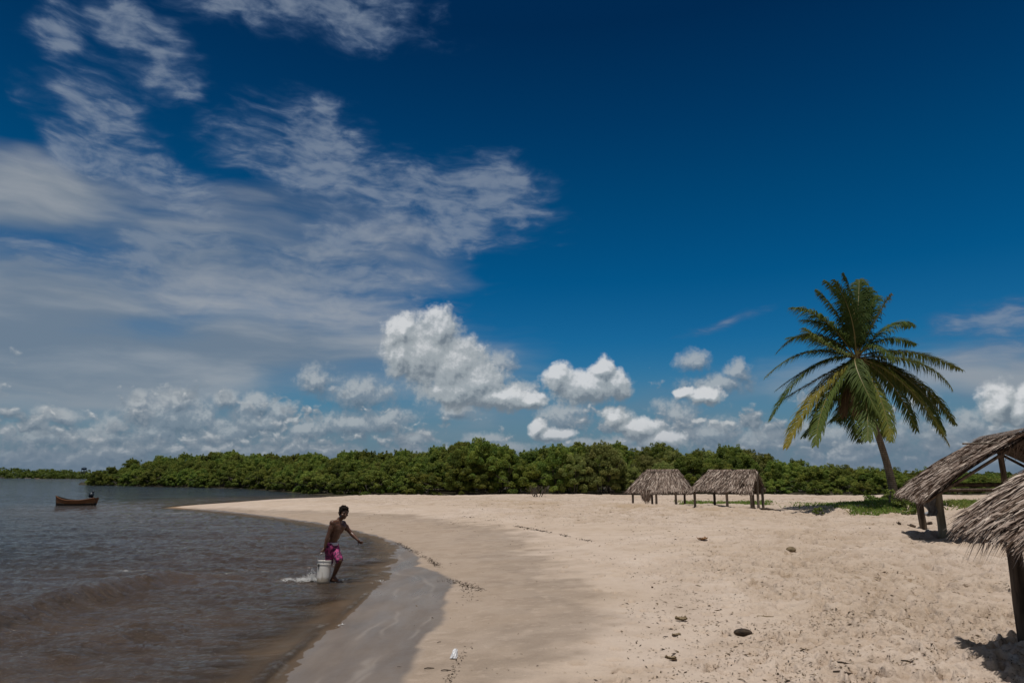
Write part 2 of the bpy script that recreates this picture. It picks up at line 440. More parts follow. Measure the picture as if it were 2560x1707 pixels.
def gpix(px,py):                 # photo pixel -> point on the ground
    z=.3
    for _ in range(12):
        p=ground(px,py,z); z=gz(p.x,p.y)
    return Vector((p.x,p.y,z))

angs=angset(.085); rs=rset(1.2,260,.0042,9000)
X,Y,nr,na=polar(rs,angs)
H,S=ground_height(X,Y)
rr=np.hypot(X,Y)
wn=(fbm(X*1.1,Y*1.1,4,21)-.5)
wsd=sdist(X,Y,WETP)+wn*.35
wet=sstep(-.09,.08,wsd)
dsd=sdist(X,Y,DAMPP)+(fbm(X*1.5,Y*1.7,6,33)-.5)*2.2+(fbm(X*.4,Y*.4,3,34)-.5)*1.6
damp=sstep(-.8,.9,dsd)*(1-.22*sstep(.25,.6,fbm(X*2.8,Y*3.2,5,35)))
dry=1-np.maximum(wet,damp)
# trampled relief: pits and footprints on the dry sand
bankm=gbank(X,Y)
tramp=sstep(4.6,9.5,S+4*(fbm(X*.2,Y*.2,3,8)-.5))*sstep(.30,.62,fbm(X*.22+9,Y*.30,4,41)+.12*sstep(6,14,S))
lod=np.clip(1.6-rr/34,0,1)
tramp=np.maximum(tramp,bankm*.95)
p1=fbm(X*3.1,Y*3.1,4,51); p2=fbm(X*8.5,Y*8.5,3,52)
pit=-sstep(.50,.66,vnoise(X*2.4+5,Y*2.4,61))*.095-sstep(.55,.70,vnoise(X*4.7,Y*4.7,62))*.06
H=H+(tramp*((p1-.5)*.15+pit+(p2-.5)*.05)+(1-tramp)*dry*((p1-.5)*.02+(p2-.5)*.008))*(.35+.65*lod)*(S>1.0)
H=H+np.maximum(tramp,bankm)*(fbm(X*.75+2,Y*.75,3,55)-.5)*.20*(S>2)
# a few shallow tide steps on the smooth damp sand
H=H+np.where((S>1.2)&(S<9),(fbm(X*2.2,Y*2.4,4,71)-.5)*.018,0)

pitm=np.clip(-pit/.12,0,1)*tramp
prnd=random.Random(99)
def dent(x,y,ln,wd,rot,dep):
    r=math.hypot(x,y); a=math.atan2(x,y); q=ln*1.9
    i0,i1=np.searchsorted(rs,r-q),np.searchsorted(rs,r+q); j0,j1=np.searchsorted(angs,a-q/r),np.searchsorted(angs,a+q/r)
    if i1-i0<2 or j1-j0<2: return
    idx=(np.arange(i0,min(i1,nr))[:,None]*na+np.arange(j0,min(j1,na))[None,:]).ravel()
    dx=X[idx]-x; dy=Y[idx]-y; u=(dx*math.cos(rot)+dy*math.sin(rot))/ln; w=(-dx*math.sin(rot)+dy*math.cos(rot))/wd
    e=np.sqrt(u*u+w*w); H[idx]+=-dep*(1-sstep(.45,1.0,e))+dep*.42*np.exp(-((e-1.18)/.22)**2)
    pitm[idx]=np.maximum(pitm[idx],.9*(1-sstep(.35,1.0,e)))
for k in range(110):                       # trails of steps
    px=prnd.uniform(1400,2560); py=prnd.uniform(1300,1700)
    if py>1430 and px<1780 and k%8: continue
    p=ground(px,py,.35); rot=prnd.uniform(0,6.28); x,y=p.x,p.y
    for q in range(prnd.randint(3,12)):
        sd=1 if q%2 else -1
        xx=x-math.sin(rot)*.10*sd; yy=y+math.cos(rot)*.10*sd
        if math.hypot(xx,yy)<26 and sdist(np.array([xx]),np.array([yy]),DAMPP)[0]<-.2: dent(xx,yy,prnd.uniform(.11,.17),prnd.uniform(.055,.085),rot+prnd.uniform(-.2,.2),prnd.uniform(.02,.05))
        rot+=prnd.uniform(-.25,.25); x+=math.cos(rot)*.42; y+=math.sin(rot)*.42
for k in range(1500):                      # scuffed hollows
    px=prnd.uniform(1400,2600); py=prnd.uniform(1290,1707); p=ground(px,py,.35)
    w0_=(px-1300)/600 if py<1430 else (px-1720)/380
    if prnd.random()<min(1,w0_): dent(p.x,p.y,prnd.uniform(.07,.24),prnd.uniform(.05,.12),prnd.uniform(0,3.14),prnd.uniform(.015,.05))
def sheet_mesh(name,X,Y,Z,nr,na,attrs,mat,close=True):
    nv=nr*na; V=np.stack([X,Y,Z],1).astype(np.float32)
    i=np.arange(nr-1)[:,None]*na; j=np.arange(na if close else na-1)[None,:]
    a=(i+j).ravel(); b=(i+(j+1)%na).ravel()
    Fq=np.stack([a,b,b+na,a+na],1).astype(np.int32)
    me=bpy.data.meshes.new(name); me.vertices.add(nv); me.vertices.foreach_set('co',V.ravel())
    nf=len(Fq); me.loops.add(nf*4); me.loops.foreach_set('vertex_index',Fq.ravel())
    me.polygons.add(nf); me.polygons.foreach_set('loop_start',np.arange(nf,dtype=np.int32)*4)
    me.polygons.foreach_set('use_smooth',np.ones(nf,bool)); me.materials.append(mat)
    for k,v in attrs.items():
        t=me.attributes.new(k,'FLOAT','POINT'); t.data.foreach_set('value',v.astype(np.float32))
    me.update(calc_edges=True); me.validate()
    if me.polygons[0].normal.z<0: me.flip_normals()
    o=bpy.data.objects.new(name,me); COL.objects.link(o); return o

m_sand,setp,_=material('sand'); P=position()
aw,ad,atr=attr('wet'),attr('damp'),attr('tramp')
n1=noise(P,1.3,6,.6,dim='3D'); n2=noise(P,14,5,.65,dim='3D'); n3=noise(P,.22,3,.5,dim='3D'); n4=noise(vmul(P,(3.2,3.2,3)),1,6,.7,dim='3D')
base=ramp(n1,[(.3,(.50,.395,.312)),(.5,(.59,.475,.385)),(.7,(.635,.522,.43))])
base=mixc(n3.step(.35,.65)*.35,base,(.48,.36,.25))
n5=noise(vmul(P,(7,7,7)),1,4,.7,dim='3D',dist=.6); n6=noise(P,.55,3,.55,dim='3D')
base=mixc((n4.step(.54,.70))*(atr*.9+.03)*n6.step(.35,.6),base,(.27,.185,.11))
base=mixc(n5.step(.62,.70)*(atr*.95+.06)*n6.step(.66,.42),base,(.17,.12,.08))
n7=noise(P,11.0,3,.6,dim='3D',dist=.5)
base=mixc(n7.step(.62,.70)*(atr*.8+.04)*n1.step(.40,.62),base,(.16,.11,.07))
base=mixc(n5.step(.42,.30)*atr*.55,base,(.64,.53,.42))
base=mixc(n2.step(.60,.74)*.30,base,(.26,.18,.12))
base=mixc(attr('pit')*n2.step(.25,.6)*.45,base,(.33,.24,.165))  # pits darker: damp sand and trapped debris, plus shade put into the colour
base=mixc(attr('bank')*n6.step(.35,.6)*.55,base,(.42,.30,.185))
dash=noise(vmul(P,(4.0,5.5,1)),1.0,5,.62,dim='3D')
dtone=mixc(attr('dampedge'),mixc(n2,(.300,.222,.160),(.37,.285,.215)),mixc(n2,(.225,.168,.125),(.30,.235,.18)))
dtone=mixc(dash.step(.56,.64)*.6,dtone,(.43,.335,.26))
base=mixc(ad*.78,base,dtone)
base=mixc(aw*(1.0-attr('film')*.0),base,mixc(noise(vmul(P,(1.2,.5,1)),1.0,5,.6,dim='3D').step(.3,.7),(.165,.125,.092),(.235,.184,.142)))
base=mixc(attr('swash')*.45,base,(.36,.30,.245))
base=mixc(attr('mud'),base,(.055,.048,.030))
hh=n2*.5+n4*(atr+.25)
setp(Base_Color=base,Roughness=(0.95-ad*.12-aw*(noise(vmul(P,(1.5,.45,1)),1.0,5,.6,dim='3D').step(.3,.7,.50,.70))),Specular_IOR_Level=aw*.30+.12+attr('film')*.15,Normal=bump(hh*(1.0-aw*.93),1.0,.075))
mud=np.maximum(sstep(-5.5,-2.0,np.where(S>1.5,-9,0)+sdist(X,Y,MANGROVE)+(fbm(X*.5,Y*.5,3,77)-.5)*2),np.maximum(sstep(-3,0,sdist(X,Y,MANGROVE)),sstep(-9,-3,sdist(X,Y,FARSHORE))))
swl=np.zeros_like(X)
for off,k in ((.35,1),(.75,2),(1.15,3)):
    lw=wsd-off+(fbm(X*.6+k*9,Y*.35,3,60+k)-.5)*.7
    swl=np.maximum(swl,np.exp(-(lw/.035)**2)*sstep(.42,.6,fbm(X*.9+k,Y*.9,3,64+k)))
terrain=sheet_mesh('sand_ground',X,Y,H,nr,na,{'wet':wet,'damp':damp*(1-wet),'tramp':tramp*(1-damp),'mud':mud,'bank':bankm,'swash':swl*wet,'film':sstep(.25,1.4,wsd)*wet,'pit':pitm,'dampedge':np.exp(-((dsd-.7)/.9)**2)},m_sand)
tag(terrain,'pale beige beach sand, trampled and dry inland, dark and wet along the waterline','sand',kind='structure')
from mathutils.bvhtree import BVHTree
# ground sampler on the finished sheet
def grid_z(x,y):
    a=math.atan2(x,y); r=math.hypot(x,y)
    i=int(np.searchsorted(rs,r))-1; j=int(np.searchsorted(angs,a))-1
    i=max(0,min(nr-2,i)); j=max(0,min(na-2,j))
    u=(r-rs[i])/(rs[i+1]-rs[i]); w=(a-angs[j])/(angs[j+1]-angs[j])
    g=lambda p,q:H[p*na+q]
    return float((g(i,j)*(1-w)+g(i,j+1)*w)*(1-u)+(g(i+1,j)*(1-w)+g(i+1,j+1)*w)*u)
def gfine(px,py):
    z=.3
    for _ in range(14):
        p=ground(px,py,z); z=.5*z+.5*grid_z(p.x,p.y)
    return Vector((p.x,p.y,z))

# --- water
angw=angset(.085); rw=rset(4.0,300,.0042,16000)
WX,WY,wr,wa=polar(rw,angw)
GH,WS=ground_height(WX,WY)
wrr=np.hypot(WX,WY)
def ridge(pix,amp,wid,skew=.5):
    L=gpts(pix); d,t,sg=pdist(WX,WY,L)
    fade=np.sin(np.pi*np.clip(t,.03,.97))**.6
    ww=np.where(sg>0,wid,wid*skew)
    return amp*fade*np.exp(-(d/ww)**2), d,t
amp=np.clip(1.35-wrr/75,.25,1)*np.clip(.25-WS*.28,.12,1)
wx=fbm(WX*.5,WY*.5,2,91)*2.0
Z=( (fbm(WX*.75+wx,WY*1.5,3,81)-.5)*.11+(fbm(WX*1.9,WY*4.2+wx,3,82)-.5)*.095+(fbm(WX*4.6,WY*9,3,83)-.5)*.045)*amp
r1,d1,t1=ridge([(-120,1600),(0,1556),(90,1530),(190,1503),(300,1474),(420,1452),(560,1443)],.26,.80)
r2,d2,t2=ridge([(480,1446),(620,1447),(720,1452),(800,1456),(870,1447),(925,1436),(962,1448)],.010,.26)
r3,d3,t3=ridge([(560,1800),(640,1715),(700,1660),(750,1622),(786,1592),(800,1560)],.055,.16)
r4,d4,t4=ridge([(800,1570),(838,1556),(868,1528),(900,1500),(930,1470)],.035,.14)
r5,d5,t5=ridge([(0,1400),(200,1385),(400,1392),(640,1402),(800,1408),(900,1400),(960,1405)],.05,.5)
r6,d6,t6=ridge([(-60,1690),(120,1640),(300,1600),(480,1560),(600,1530)],.07,.6)
Z=Z+r1+r2+r3+r4+r5+r6
fn=fbm(WX*6,WY*9,4,95); fn2=vnoise(WX*13,WY*17,96)
foam=sstep(.54,.72,fn)*( .7*np.exp(-(d2/.17)**2)*sstep(.45,.62,t2+.0*fn)+ .22*np.exp(-(d3/.07)**2)*sstep(.55,.7,fn2)+.35*np.exp(-(d4/.08)**2)*sstep(.5,.65,fn2))
for px,py,rx in ((765,1446,.34),(740,1448,.30),(778,1449,.25),(952,1452,.25),(850,1566,.2),(640,1430,.22),(560,1438,.22),(330,1428,.3),(690,1290,.9),(460,1282,1.2)):
    c=ground(px,py); q=np.exp(-(((WX-c.x)/rx)**2+((WY-c.y)/(rx*.8))**2)); foam=foam+q*sstep(.46,.62,fn)*(.9 if px<800 and py>1400 else .6)
foam=foam+.55*np.exp(-((WS+.07)/.045)**2)*sstep(.50,.62,fbm(WX*1.7,WY*1.7,4,97))*sstep(.40,.58,fn)*(wrr<30)
foam=np.clip(foam,0,1)*(fn2*.5+.45)
edge=np.clip(Z-GH,-.1,3)
# the film thins out over the sand and ends on it
Z=np.where(WS>-.02,np.minimum(Z,.03)+0,Z)
film=sstep(.004,.10,Z-GH)
m_water,setp,bs=material('water'); P=position()
fo=attr('foam'); fl=attr('film'); dp=attr('depth')
q1=noise(vmul(P,(1.6,3.2,1)),1.0,6,.62,dim='3D',dist=.4); q2=noise(vmul(P,(.35,.9,1)),1.0,4,.55,dim='3D')
q3=noise(vmul(P,(6.5,13,1)),1.0,4,.6,dim='3D',dist=.3)
body=mixc(dp.step(.25,1.15),(.085,.060,.043),(.026,.042,.050))
body=mixc(q2.step(.35,.7)*.5,body,(.060,.046,.036))
body=mixc(fo.clamp(),body,(.62,.60,.56))
setp(Base_Color=body,Roughness=fo*.5+.07,IOR=1.33,Normal=bump((q1*.75+q3*.25+q2*.5)*(noise(vmul(P,(.10,.28,1)),1.0,4,.55,dim='3D').step(.32,.66,.35,1.25)),1.0,.34))
tr=m_water.node_tree; E.tree=tr
tb=tr.nodes.new('ShaderNodeBsdfTransparent'); tb.inputs[0].default_value=(.80,.74,.66,1)
mx=tr.nodes.new('ShaderNodeMixShader'); a=(fl*.92+fo*.5).clamp()
tr.links.new(a.k,mx.inputs[0]); tr.links.new(tb.outputs[0],mx.inputs[1]); tr.links.new(bs.outputs[0],mx.inputs[2])
tr.links.new(mx.outputs[0],tr.nodes['Material Output'].inputs['Surface'])
water=sheet_mesh('water',WX,WY,Z,wr,wa,{'foam':foam,'film':film,'depth':np.clip(-GH,0,3)},m_water)
tag(water,'brown rippled shallow water of the lagoon, bluer in the channel','water',kind='structure')
# ------------------------------------------------------------------ vegetation
def leaf_material(name, c0, c1, c2, trans=.25, rough=.5, spec=.25, vary=.25):
    m,setp,b=material(name); t=attr('tone')
    c=ramp(t,[(0,c0),(.5,c1),(1,c2)])
    r=objrand()
    hs=node('ShaderNodeHueSaturation',Hue=r*.035+.4825,Saturation=r._m('FRACT')*.0+.97,Value=r*vary*2+(1-vary),Color=c)
    setp(Base_Color=hs,Roughness=rough,Specular_IOR_Level=spec)
    nt=m.node_tree; tl=nt.nodes.new('ShaderNodeBsdfTranslucent'); nt.links.new(hs.k,tl.inputs[0])
    mx=nt.nodes.new('ShaderNodeMixShader'); mx.inputs[0].default_value=trans
    nt.links.new(b.outputs[0],mx.inputs[1]); nt.links.new(tl.outputs[0],mx.inputs[2])
    nt.links.new(mx.outputs[0],nt.nodes['Material Output'].inputs['Surface']); return m
def bark_material(name,c0,c1,sc=(6,6,1.2)):
    m,setp,b=material(name); v=texco('Object'); n=noise(vmul(v,sc),1.5,6,.65,dim='3D')
    setp(Base_Color=mixc(n.step(.35,.65),c0,c1),Roughness=.9,Specular_IOR_Level=.15,Normal=bump(n,.8,.03)); return m
def quads_mesh(name,Q,tone,mat):
    """Q: n x 4 x 3 array of quads"""
    n=len(Q); me=bpy.data.meshes.new(name); me.vertices.add(n*4)
    me.vertices.foreach_set('co',Q.astype(np.float32).ravel()); me.loops.add(n*4)
    me.loops.foreach_set('vertex_index',np.arange(n*4,dtype=np.int32)); me.polygons.add(n)
    me.polygons.foreach_set('loop_start',np.arange(n,dtype=np.int32)*4); me.materials.append(mat)
    t=me.attributes.new('tone','FLOAT','POINT'); t.data.foreach_set('value',np.repeat(tone,4).astype(np.float32))
    me.update(calc_edges=True); return me
def unit(v): return v/(np.linalg.norm(v,axis=1,keepdims=True)+1e-9)
def leaves(cent,rad,per,size,tone_c,flat=.55,asp=.55,sq=.8):
    """leaf quads gathered in clumps round the given centres"""
    C_=np.repeat(cent,per,0); Rd=np.repeat(rad,per); T=np.repeat(tone_c,per)
    d=unit(rng.normal(size=(len(C_),3))); d[:,2]=np.where(d[:,2]<-.45,-d[:,2],d[:,2])
    k=(.55+.45*rng.random(len(C_))**.5)*(1+.18*(rng.random(len(C_))-.5))
    p=C_+d*(Rd*k)[:,None]*np.array([1,1,sq])
    nrm=unit(d*flat+rng.normal(size=d.shape)*(1-flat)*.75+np.array([0,0,.18]))
    u=unit(np.cross(nrm,rng.normal(size=d.shape))); w=np.cross(nrm,u)
    s=size*(.65+.7*rng.random(len(C_)))[:,None]; a=u*s; b=w*s*asp
    Q=np.stack([p-a,p-b*.9,p+a,p+b*.9],1)
    return Q,np.clip(T+.16*rng.normal(size=len(T)),0,1)
m_leaf=leaf_material('mangrove_leaf',(.075,.122,.020),(.180,.235,.038),(.31,.33,.058),.48,.5,.18)
m_leaf2=leaf_material('olive_leaf',(.115,.142,.036),(.215,.245,.062),(.33,.335,.095),.38,.55,.16)
m_bark=bark_material('mangrove_bark',(.06,.05,.04),(.16,.14,.115))
def crown_mesh(seed,h,r,nclump,per,size,mat,low=.12,top=1.0):
    global rng
    rng=np.random.default_rng(seed)
    u=rng.random(nclump); th=rng.random(nclump)*2*np.pi
    z=low+(1-low)*u**.85
    prof=np.sqrt(np.clip(1-((z-.42)/.60)**2,0.03,1))           # dome, widest under half height
    rr=r*prof*(.55+.45*rng.random(nclump)**.5)
    cent=np.stack([rr*np.cos(th),rr*np.sin(th),z*h*.93],1)
    cent[:,:2]+= .25*r*(rng.random((1,2))-.5)
    rad=(.15+.11*rng.random(nclump))*r*1.15
    tone=np.clip(.12+.72*rng.random(nclump)+.12*(z-.5),0,1)
    Q,t=leaves(cent,rad,per,size,tone)
    # sprays that break the outline
    k=nclump//2; i=rng.integers(0,nclump,k)
    Q2,t2=leaves(cent[i]+unit(cent[i]-np.array([0,0,h*.35]))*rad[i][:,None]*.55,rad[i]*.75,per//4,size,np.clip(tone[i]+.1,0,1))
    k=nclump//3+3; i=np.argsort(-cent[:,2]*(.6+.8*rng.random(nclump)))[:k]
    Q3,t3=leaves(cent[i]+np.stack([rng.normal(0,.35,len(i)),rng.normal(0,.35,len(i)),rad[i]*.62+.10+.22*rng.random(len(i))],1),.14+.14*rng.random(len(i)),per//5,size*.85,np.clip(tone[i]+.05,0,1),sq=1.7)
    Q2=np.concatenate([Q2,Q3]); t2=np.concatenate([t2,t3])
    return quads_mesh('crown',np.concatenate([Q,Q2]),np.concatenate([t,t2]),mat)
def trunk_mesh(seed,h,r):
    rnd=random.Random(seed); mb=MB()
    def limb(p,d,L,rad,lev):
        pts=[p]; q=Vector(p); dd=Vector(d)
        for i in range(5):
            dd=(dd+Vector((rnd.uniform(-.2,.2),rnd.uniform(-.2,.2),.05))).normalized(); q=q+dd*(L/5); pts.append(q.copy())
        mb.tube(pts,[rad*(1-.13*i) for i in range(6)],6)
        if lev:
            for j in range(3):
                a=rnd.uniform(0,6.28); limb(pts[3+j%3],(Vector((math.cos(a),math.sin(a),.7))).normalized(),L*.6,rad*.5,lev-1)
    for j in range(3): 
        a=j*2.1+rnd.uniform(-.5,.5); limb((.12*math.cos(a),.12*math.sin(a),-.15),Vector((.3*math.cos(a),.3*math.sin(a),1)).normalized(),h*.55,.10,1)
    for j in range(9):                                         # stilt roots
        a=j*.7+rnd.uniform(-.3,.3); L=rnd.uniform(.5,1.1)
        mb.tube([(.08*math.cos(a),.08*math.sin(a),.75),(L*.6*math.cos(a),L*.6*math.sin(a),.5),(L*math.cos(a),L*math.sin(a),-.2)],[.035,.03,.025],5)
    return mb.mesh('trunk',m_bark)
crowns=[crown_mesh(100+i,6.0,2.6,64,380,.098,m_leaf) for i in range(4)]
olive=[crown_mesh(120+i,6.0,2.7,60,380,.095,m_leaf2) for i in range(2)]
bushy=[crown_mesh(140+i,3.0,1.9,36,380,.088,m_leaf,low=.02) for i in range(3)]
trunks=[trunk_mesh(i,6.0,2.5) for i in range(3)]
TOPS=[(215,1196),(235,1180),(252,1166),(285,1152),(340,1147),(400,1144),(500,1141),(640,1138),(800,1138),(1000,1136),(1120,1128),(1180,1122),(1260,1126),(1330,1132),(1390,1121),(1500,1118),(1570,1128),(1640,1124),(1700,1130),(1740,1132),
      (1790,1128),(1850,1136),(1900,1146),(1960,1154),(2030,1160),(2100,1169),(2180,1177),(2300,1180),(2700,1183)]
def top_at(px): return float(np.interp(px,[a for a,_ in TOPS],[b for _,b in TOPS]))
front=gpts([(228,1212.0),(300,1213),(400,1215.5),(520,1218),(640,1220.5),(700,1225),(756,1230),(833,1235.5),(900,1238)])+[(-8,79),(0,80),(20,79),(45,77.5),(78,96)]
def walk(line,step):
    out=[]; carry=0
    for (x0,y0),(x1,y1) in zip(line,line[1:]):
        L=math.hypot(x1-x0,y1-y0); t=carry
        while t<L: out.append((x0+(x1-x0)*t/L,y0+(y1-y0)*t/L,(x1-x0)/L,(y1-y0)/L)); t+=step
        carry=t-L
    return out
rr_=random.Random(5)
ntree=0
def plant_tree(kind,x,y,h,label,group,wide=1.0,parts=True,mesh=None):
    global ntree
    ntree+=1
    me=mesh or rr_.choice(kind); h0=3.0 if me in bushy else 6.0
    t=empty('mangrove_tree',(x,y,grid_z(x,y)-.05),rr_.uniform(0,6.28))
    s=h/h0; w=s*wide
    t.scale=(w,w,s)
    tag(t,label,'tree',group)
    c=bpy.data.objects.new('crown',me); COL.objects.link(c); c.parent=t
    if parts:
        k=bpy.data.objects.new('trunk',rr_.choice(trunks)); COL.objects.link(k); k.parent=t; k.scale=(1,1,h0/6)
    return t
L_EDGE='low bushy mangrove standing at the waterline of the channel left of the sand spit'
L_BACK='mangrove crown in the close wood, rising behind the waterside row left of the sand spit'
L_BEACH='rounded green mangrove in the wood behind the beach crest'
L_OLIVE='paler olive mangrove in the wood behind the thatched shelters'
L_RIGHT='low dark mangrove in the far line of trees right of the palm trunk'
for k,(off,fr,stp) in enumerate(((0,.50,3.4),(4.5,.72,3.7),(9.5,.86,4.0),(16,.95,4.4),(25,1.0,4.6))):
    for x,y,dx,dy in walk(front,stp):
        px0=1280+F*x/y
        nx,ny=(-dy,dx)
        x2=x+nx*off+rr_.uniform(-.9,.9)+dx*rr_.uniform(-1,1); y2=y+ny*off+rr_.uniform(-.8,.8)
        px=1280+F*x2/y2
        if px>2620 or px<(222 if k==0 else 240): continue
        if k==4 and px>1900: continue
        f=fr
        tall=px>1120 and px<1900
        if tall: f=(.74,.90,.97,1.0,1.0)[k]
        base=1187+F*(CZ-.1)/y2
        jit=rr_.uniform(-.13,.09) if k<3 else rr_.uniform(-.12,.10)
        ytop=base+(top_at(px)-base)*(f+jit)
        h=CZ-.1+(1187-ytop)/F*y2
        h=max(1.2,h)
        ol=tall and px>1330 and rr_.random()<(.5 if k<2 else .2)
        kind=olive if ol else (bushy if (h<3.4) else crowns)
        wide=rr_.uniform(.95,1.2)*(1.25 if h<2.6 else (1.08 if h<4 else .95))
        lab=(L_RIGHT,'trees in the low line right of the palm') if px>2120 else ((L_OLIVE,'olive mangroves behind the shelters') if ol else ((L_BEACH,'mangroves behind the beach crest') if px>890 else ((L_EDGE,'mangroves along the channel edge') if k==0 else (L_BACK,'mangroves behind the channel row'))))
        plant_tree(kind,x2,y2,h,lab[0],lab[1],wide,parts=(k<2))
def tree_at(px,Y,ytop,kind,label,wide=.85,mesh=None,group=None):
    x=(px-1280)/F*Y*1.0; h=CZ-.1+(1187-ytop)/F*Y
    return plant_tree(kind,x,Y,h,label,group,wide,mesh=mesh)
tree_at(1205,79.5,1105,crowns,'tallest mangrove of the wood, a dark rounded crown above the middle of the beach',.80,crowns[0])
tree_at(1150,79,1128,crowns,'dark mangrove just left of the tallest crown, with a spiky top',.7,crowns[1])
tree_at(1265,79.5,1122,crowns,'dark mangrove just right of the tallest crown',.8,crowns[2])
tree_at(1395,78.5,1116,crowns,'tall dark mangrove between the tallest crown and the thatched shelters',.85,crowns[3])
tree_at(1500,79,1114,olive,'broad pale olive mangrove left of the thatched shelters',1.0,olive[0])
tree_at(1432,77.5,1140,olive,'pale olive mangrove reaching down to the sand, left of the broad olive one',.9,olive[1])
tree_at(1813,82,1122,crowns,'mangrove with a crown that pokes above the tree line behind the right thatched shelter',.75,crowns[1])
tree_at(262,160,1163,crowns,'outermost mangrove at the left end of the wood, standing over the water',.8,crowns[2])
for q,(px,Y,yt) in enumerate(((1155,77.2,1224),(1050,77.5,1218),(2075,74,1222))):
    tree_at(px,Y,yt,bushy,('small bright green bush at the foot of the tallest mangrove','light green bush at the beach edge left of the tallest mangrove','rounded bright green bush at the foot of the mangroves left of the palm')[q],1.1,bushy[q%3])

# far shores: woods that read as one mass
def far_wood(name,label,line,tops,depth,n,size,mat,seed):
    global rng
    rng=np.random.default_rng(seed); cs=[];rd=[]
    pts=walk(line,size*2.2)
    for x,y,dx,dy in pts:
        for k in range(n):
            o=rng.random()*depth; xx=x-dy*o; yy=y+dx*o; px=1280+F*xx/yy
            yt=float(np.interp(px,[a for a,_ in tops],[b for _,b in tops]))
            h=CZ+(1187-yt)/F*yy
            hh=h*(.25+.75*(o/depth)**.6)*(1+.14*(rng.random()-.5))
            cs.append((xx,yy,hh*(rng.random()**.6)*.92)); rd.append(size*(.8+.9*rng.random()))
    Q,t=leaves(np.array(cs),np.array(rd),26,size*.5,np.clip(.02+.28*rng.random(len(cs)),0,1))
    o=bpy.data.objects.new(name,quads_mesh(name,Q,t,mat)); COL.objects.link(o)
    tag(o,label,'trees',kind='stuff'); return o
far_wood('far_trees','low dark wood on the distant shore beyond the boat, at the left horizon',gpts([(-420,1194.5),(0,1195.2),(130,1196),(260,1196.6),(340,1197)]),
         [(-400,1168),(0,1171),(60,1172),(120,1175),(170,1177),(215,1179),(260,1180),(340,1180)],28,7,1.9,m_leaf,3)
far_wood('right_far_trees','distant low wood on the right horizon behind the shelters',[(38,104),(70,120),(130,150)],[(2000,1180),(2200,1181),(2320,1182),(2600,1178),(2900,1181)],24,14,.62,m_leaf,4)

# ------------------------------------------------------------------ coconut palm
m_frond=leaf_material('palm_leaf',(.050,.092,.024),(.14,.175,.036),(.48,.37,.05),.34,.6,.14,.1)
m_rib,setp,_=material('palm_rib'); setp(Base_Color=(.22,.17,.05),Roughness=.5)
m_ptrunk,setp,_=material('palm_bark'); v=texco('Object'); sx=E.tree.nodes.new('ShaderNodeSeparateXYZ'); E.tree.links.new(v.k,sx.inputs[0])
zz=E(sx.outputs[2]); rings=(zz*9.0+noise(v,2.2,3,.5,dim='3D')*1.2)._m('FRACT'); nn=noise(vmul(v,(9,9,3)),1,6,.65,dim='3D')
setp(Base_Color=mixc(rings.step(.0,.35),(.055,.045,.036),mixc(nn.step(.35,.65),(.13,.105,.08),(.23,.195,.155))),Roughness=.9,Specular_IOR_Level=.15,Normal=bump(rings*.6+nn*.6,.8,.03))
PY=38.0
pc=at(2141,897,PY); pb=gfine(2236,1249); pb=Vector(at(2236,1249,PY)); pb.z=grid_z(pb.x,PY)-.1
palm=empty('palm_tree',tuple(pb)); tag(palm,'tall coconut palm with a leaning grey trunk and wind-blown fronds','tree')
def rel(p): return Vector(p)-pb
mb=MB(); tp=[(2236,1252,15.5),(2231,1215,12.5),(2222,1175,11),(2209,1130,10),(2194,1085,9.3),(2180,1045,9),(2166,1000,8.6),(2153,955,8.4),(2143,915,8.6),(2140,895,7)]
ctl=[rel(at(x,y,PY)) for x,y,_ in tp]; rad=[w*.80/F*PY for *_,w in tp]
def spline(P,n):
    out=[]
    for i in range(len(P)-1):
        a,b,c,d_=P[max(i-1,0)],P[i],P[i+1],P[min(i+2,len(P)-1)]
        for k in range(n):
            t=k/n; out.append(.5*((2*b)+(c-a)*t+(2*a-5*b+4*c-d_)*t*t+(3*b-a-3*c+d_)*t**3))
    return out+[P[-1]]
ctl.insert(0,ctl[0]+Vector((.02,0,-max(.05,ctl[0].z+.05)))); rad.insert(0,rad[0]*1.08)
sp=spline(ctl,6); rs_=np.interp(np.linspace(0,1,len(sp)),np.linspace(0,1,len(rad)),rad)
mb.tube(sp,list(rs_),14,wob=.06); mb.build('trunk',m_ptrunk,palm,True)
# crown shaft fibre and nuts
fb=MB()
for k in range(60):
    a=random.uniform(0,6.28); r=random.uniform(.05,.24); z=random.uniform(-.5,.25)
    p=rel(pc)+Vector((r*math.cos(a),r*math.sin(a),z)); q=p+Vector((.22*math.cos(a),.22*math.sin(a),random.uniform(-.5,.1)))
    fb.tube([p,(p+q)/2+Vector((0,0,.04)),q],[.03,.028,.012],5)
m_fib=bark_material('palm_fibre',(.045,.03,.02),(.13,.085,.05),(5,5,8)); fb.build('fibre',m_fib,palm)
m_nut,setp,_=material('coconut'); setp(Base_Color=mixc(noise(texco('Object'),4,3,.5,dim='3D').step(.3,.7),(.07,.075,.02),(.12,.085,.03)),Roughness=.5)
for k in range(8):
    a=k*.8+.3; c=rel(pc)+Vector((.30*math.cos(a),.30*math.sin(a)-.03,-.30-.12*(k%3)))
    nb=MB(); nb.blob(c,.12,2,.05,2,seed=k,squash=(1,1,1.2)); nb.build('coconut',m_nut,palm,True)
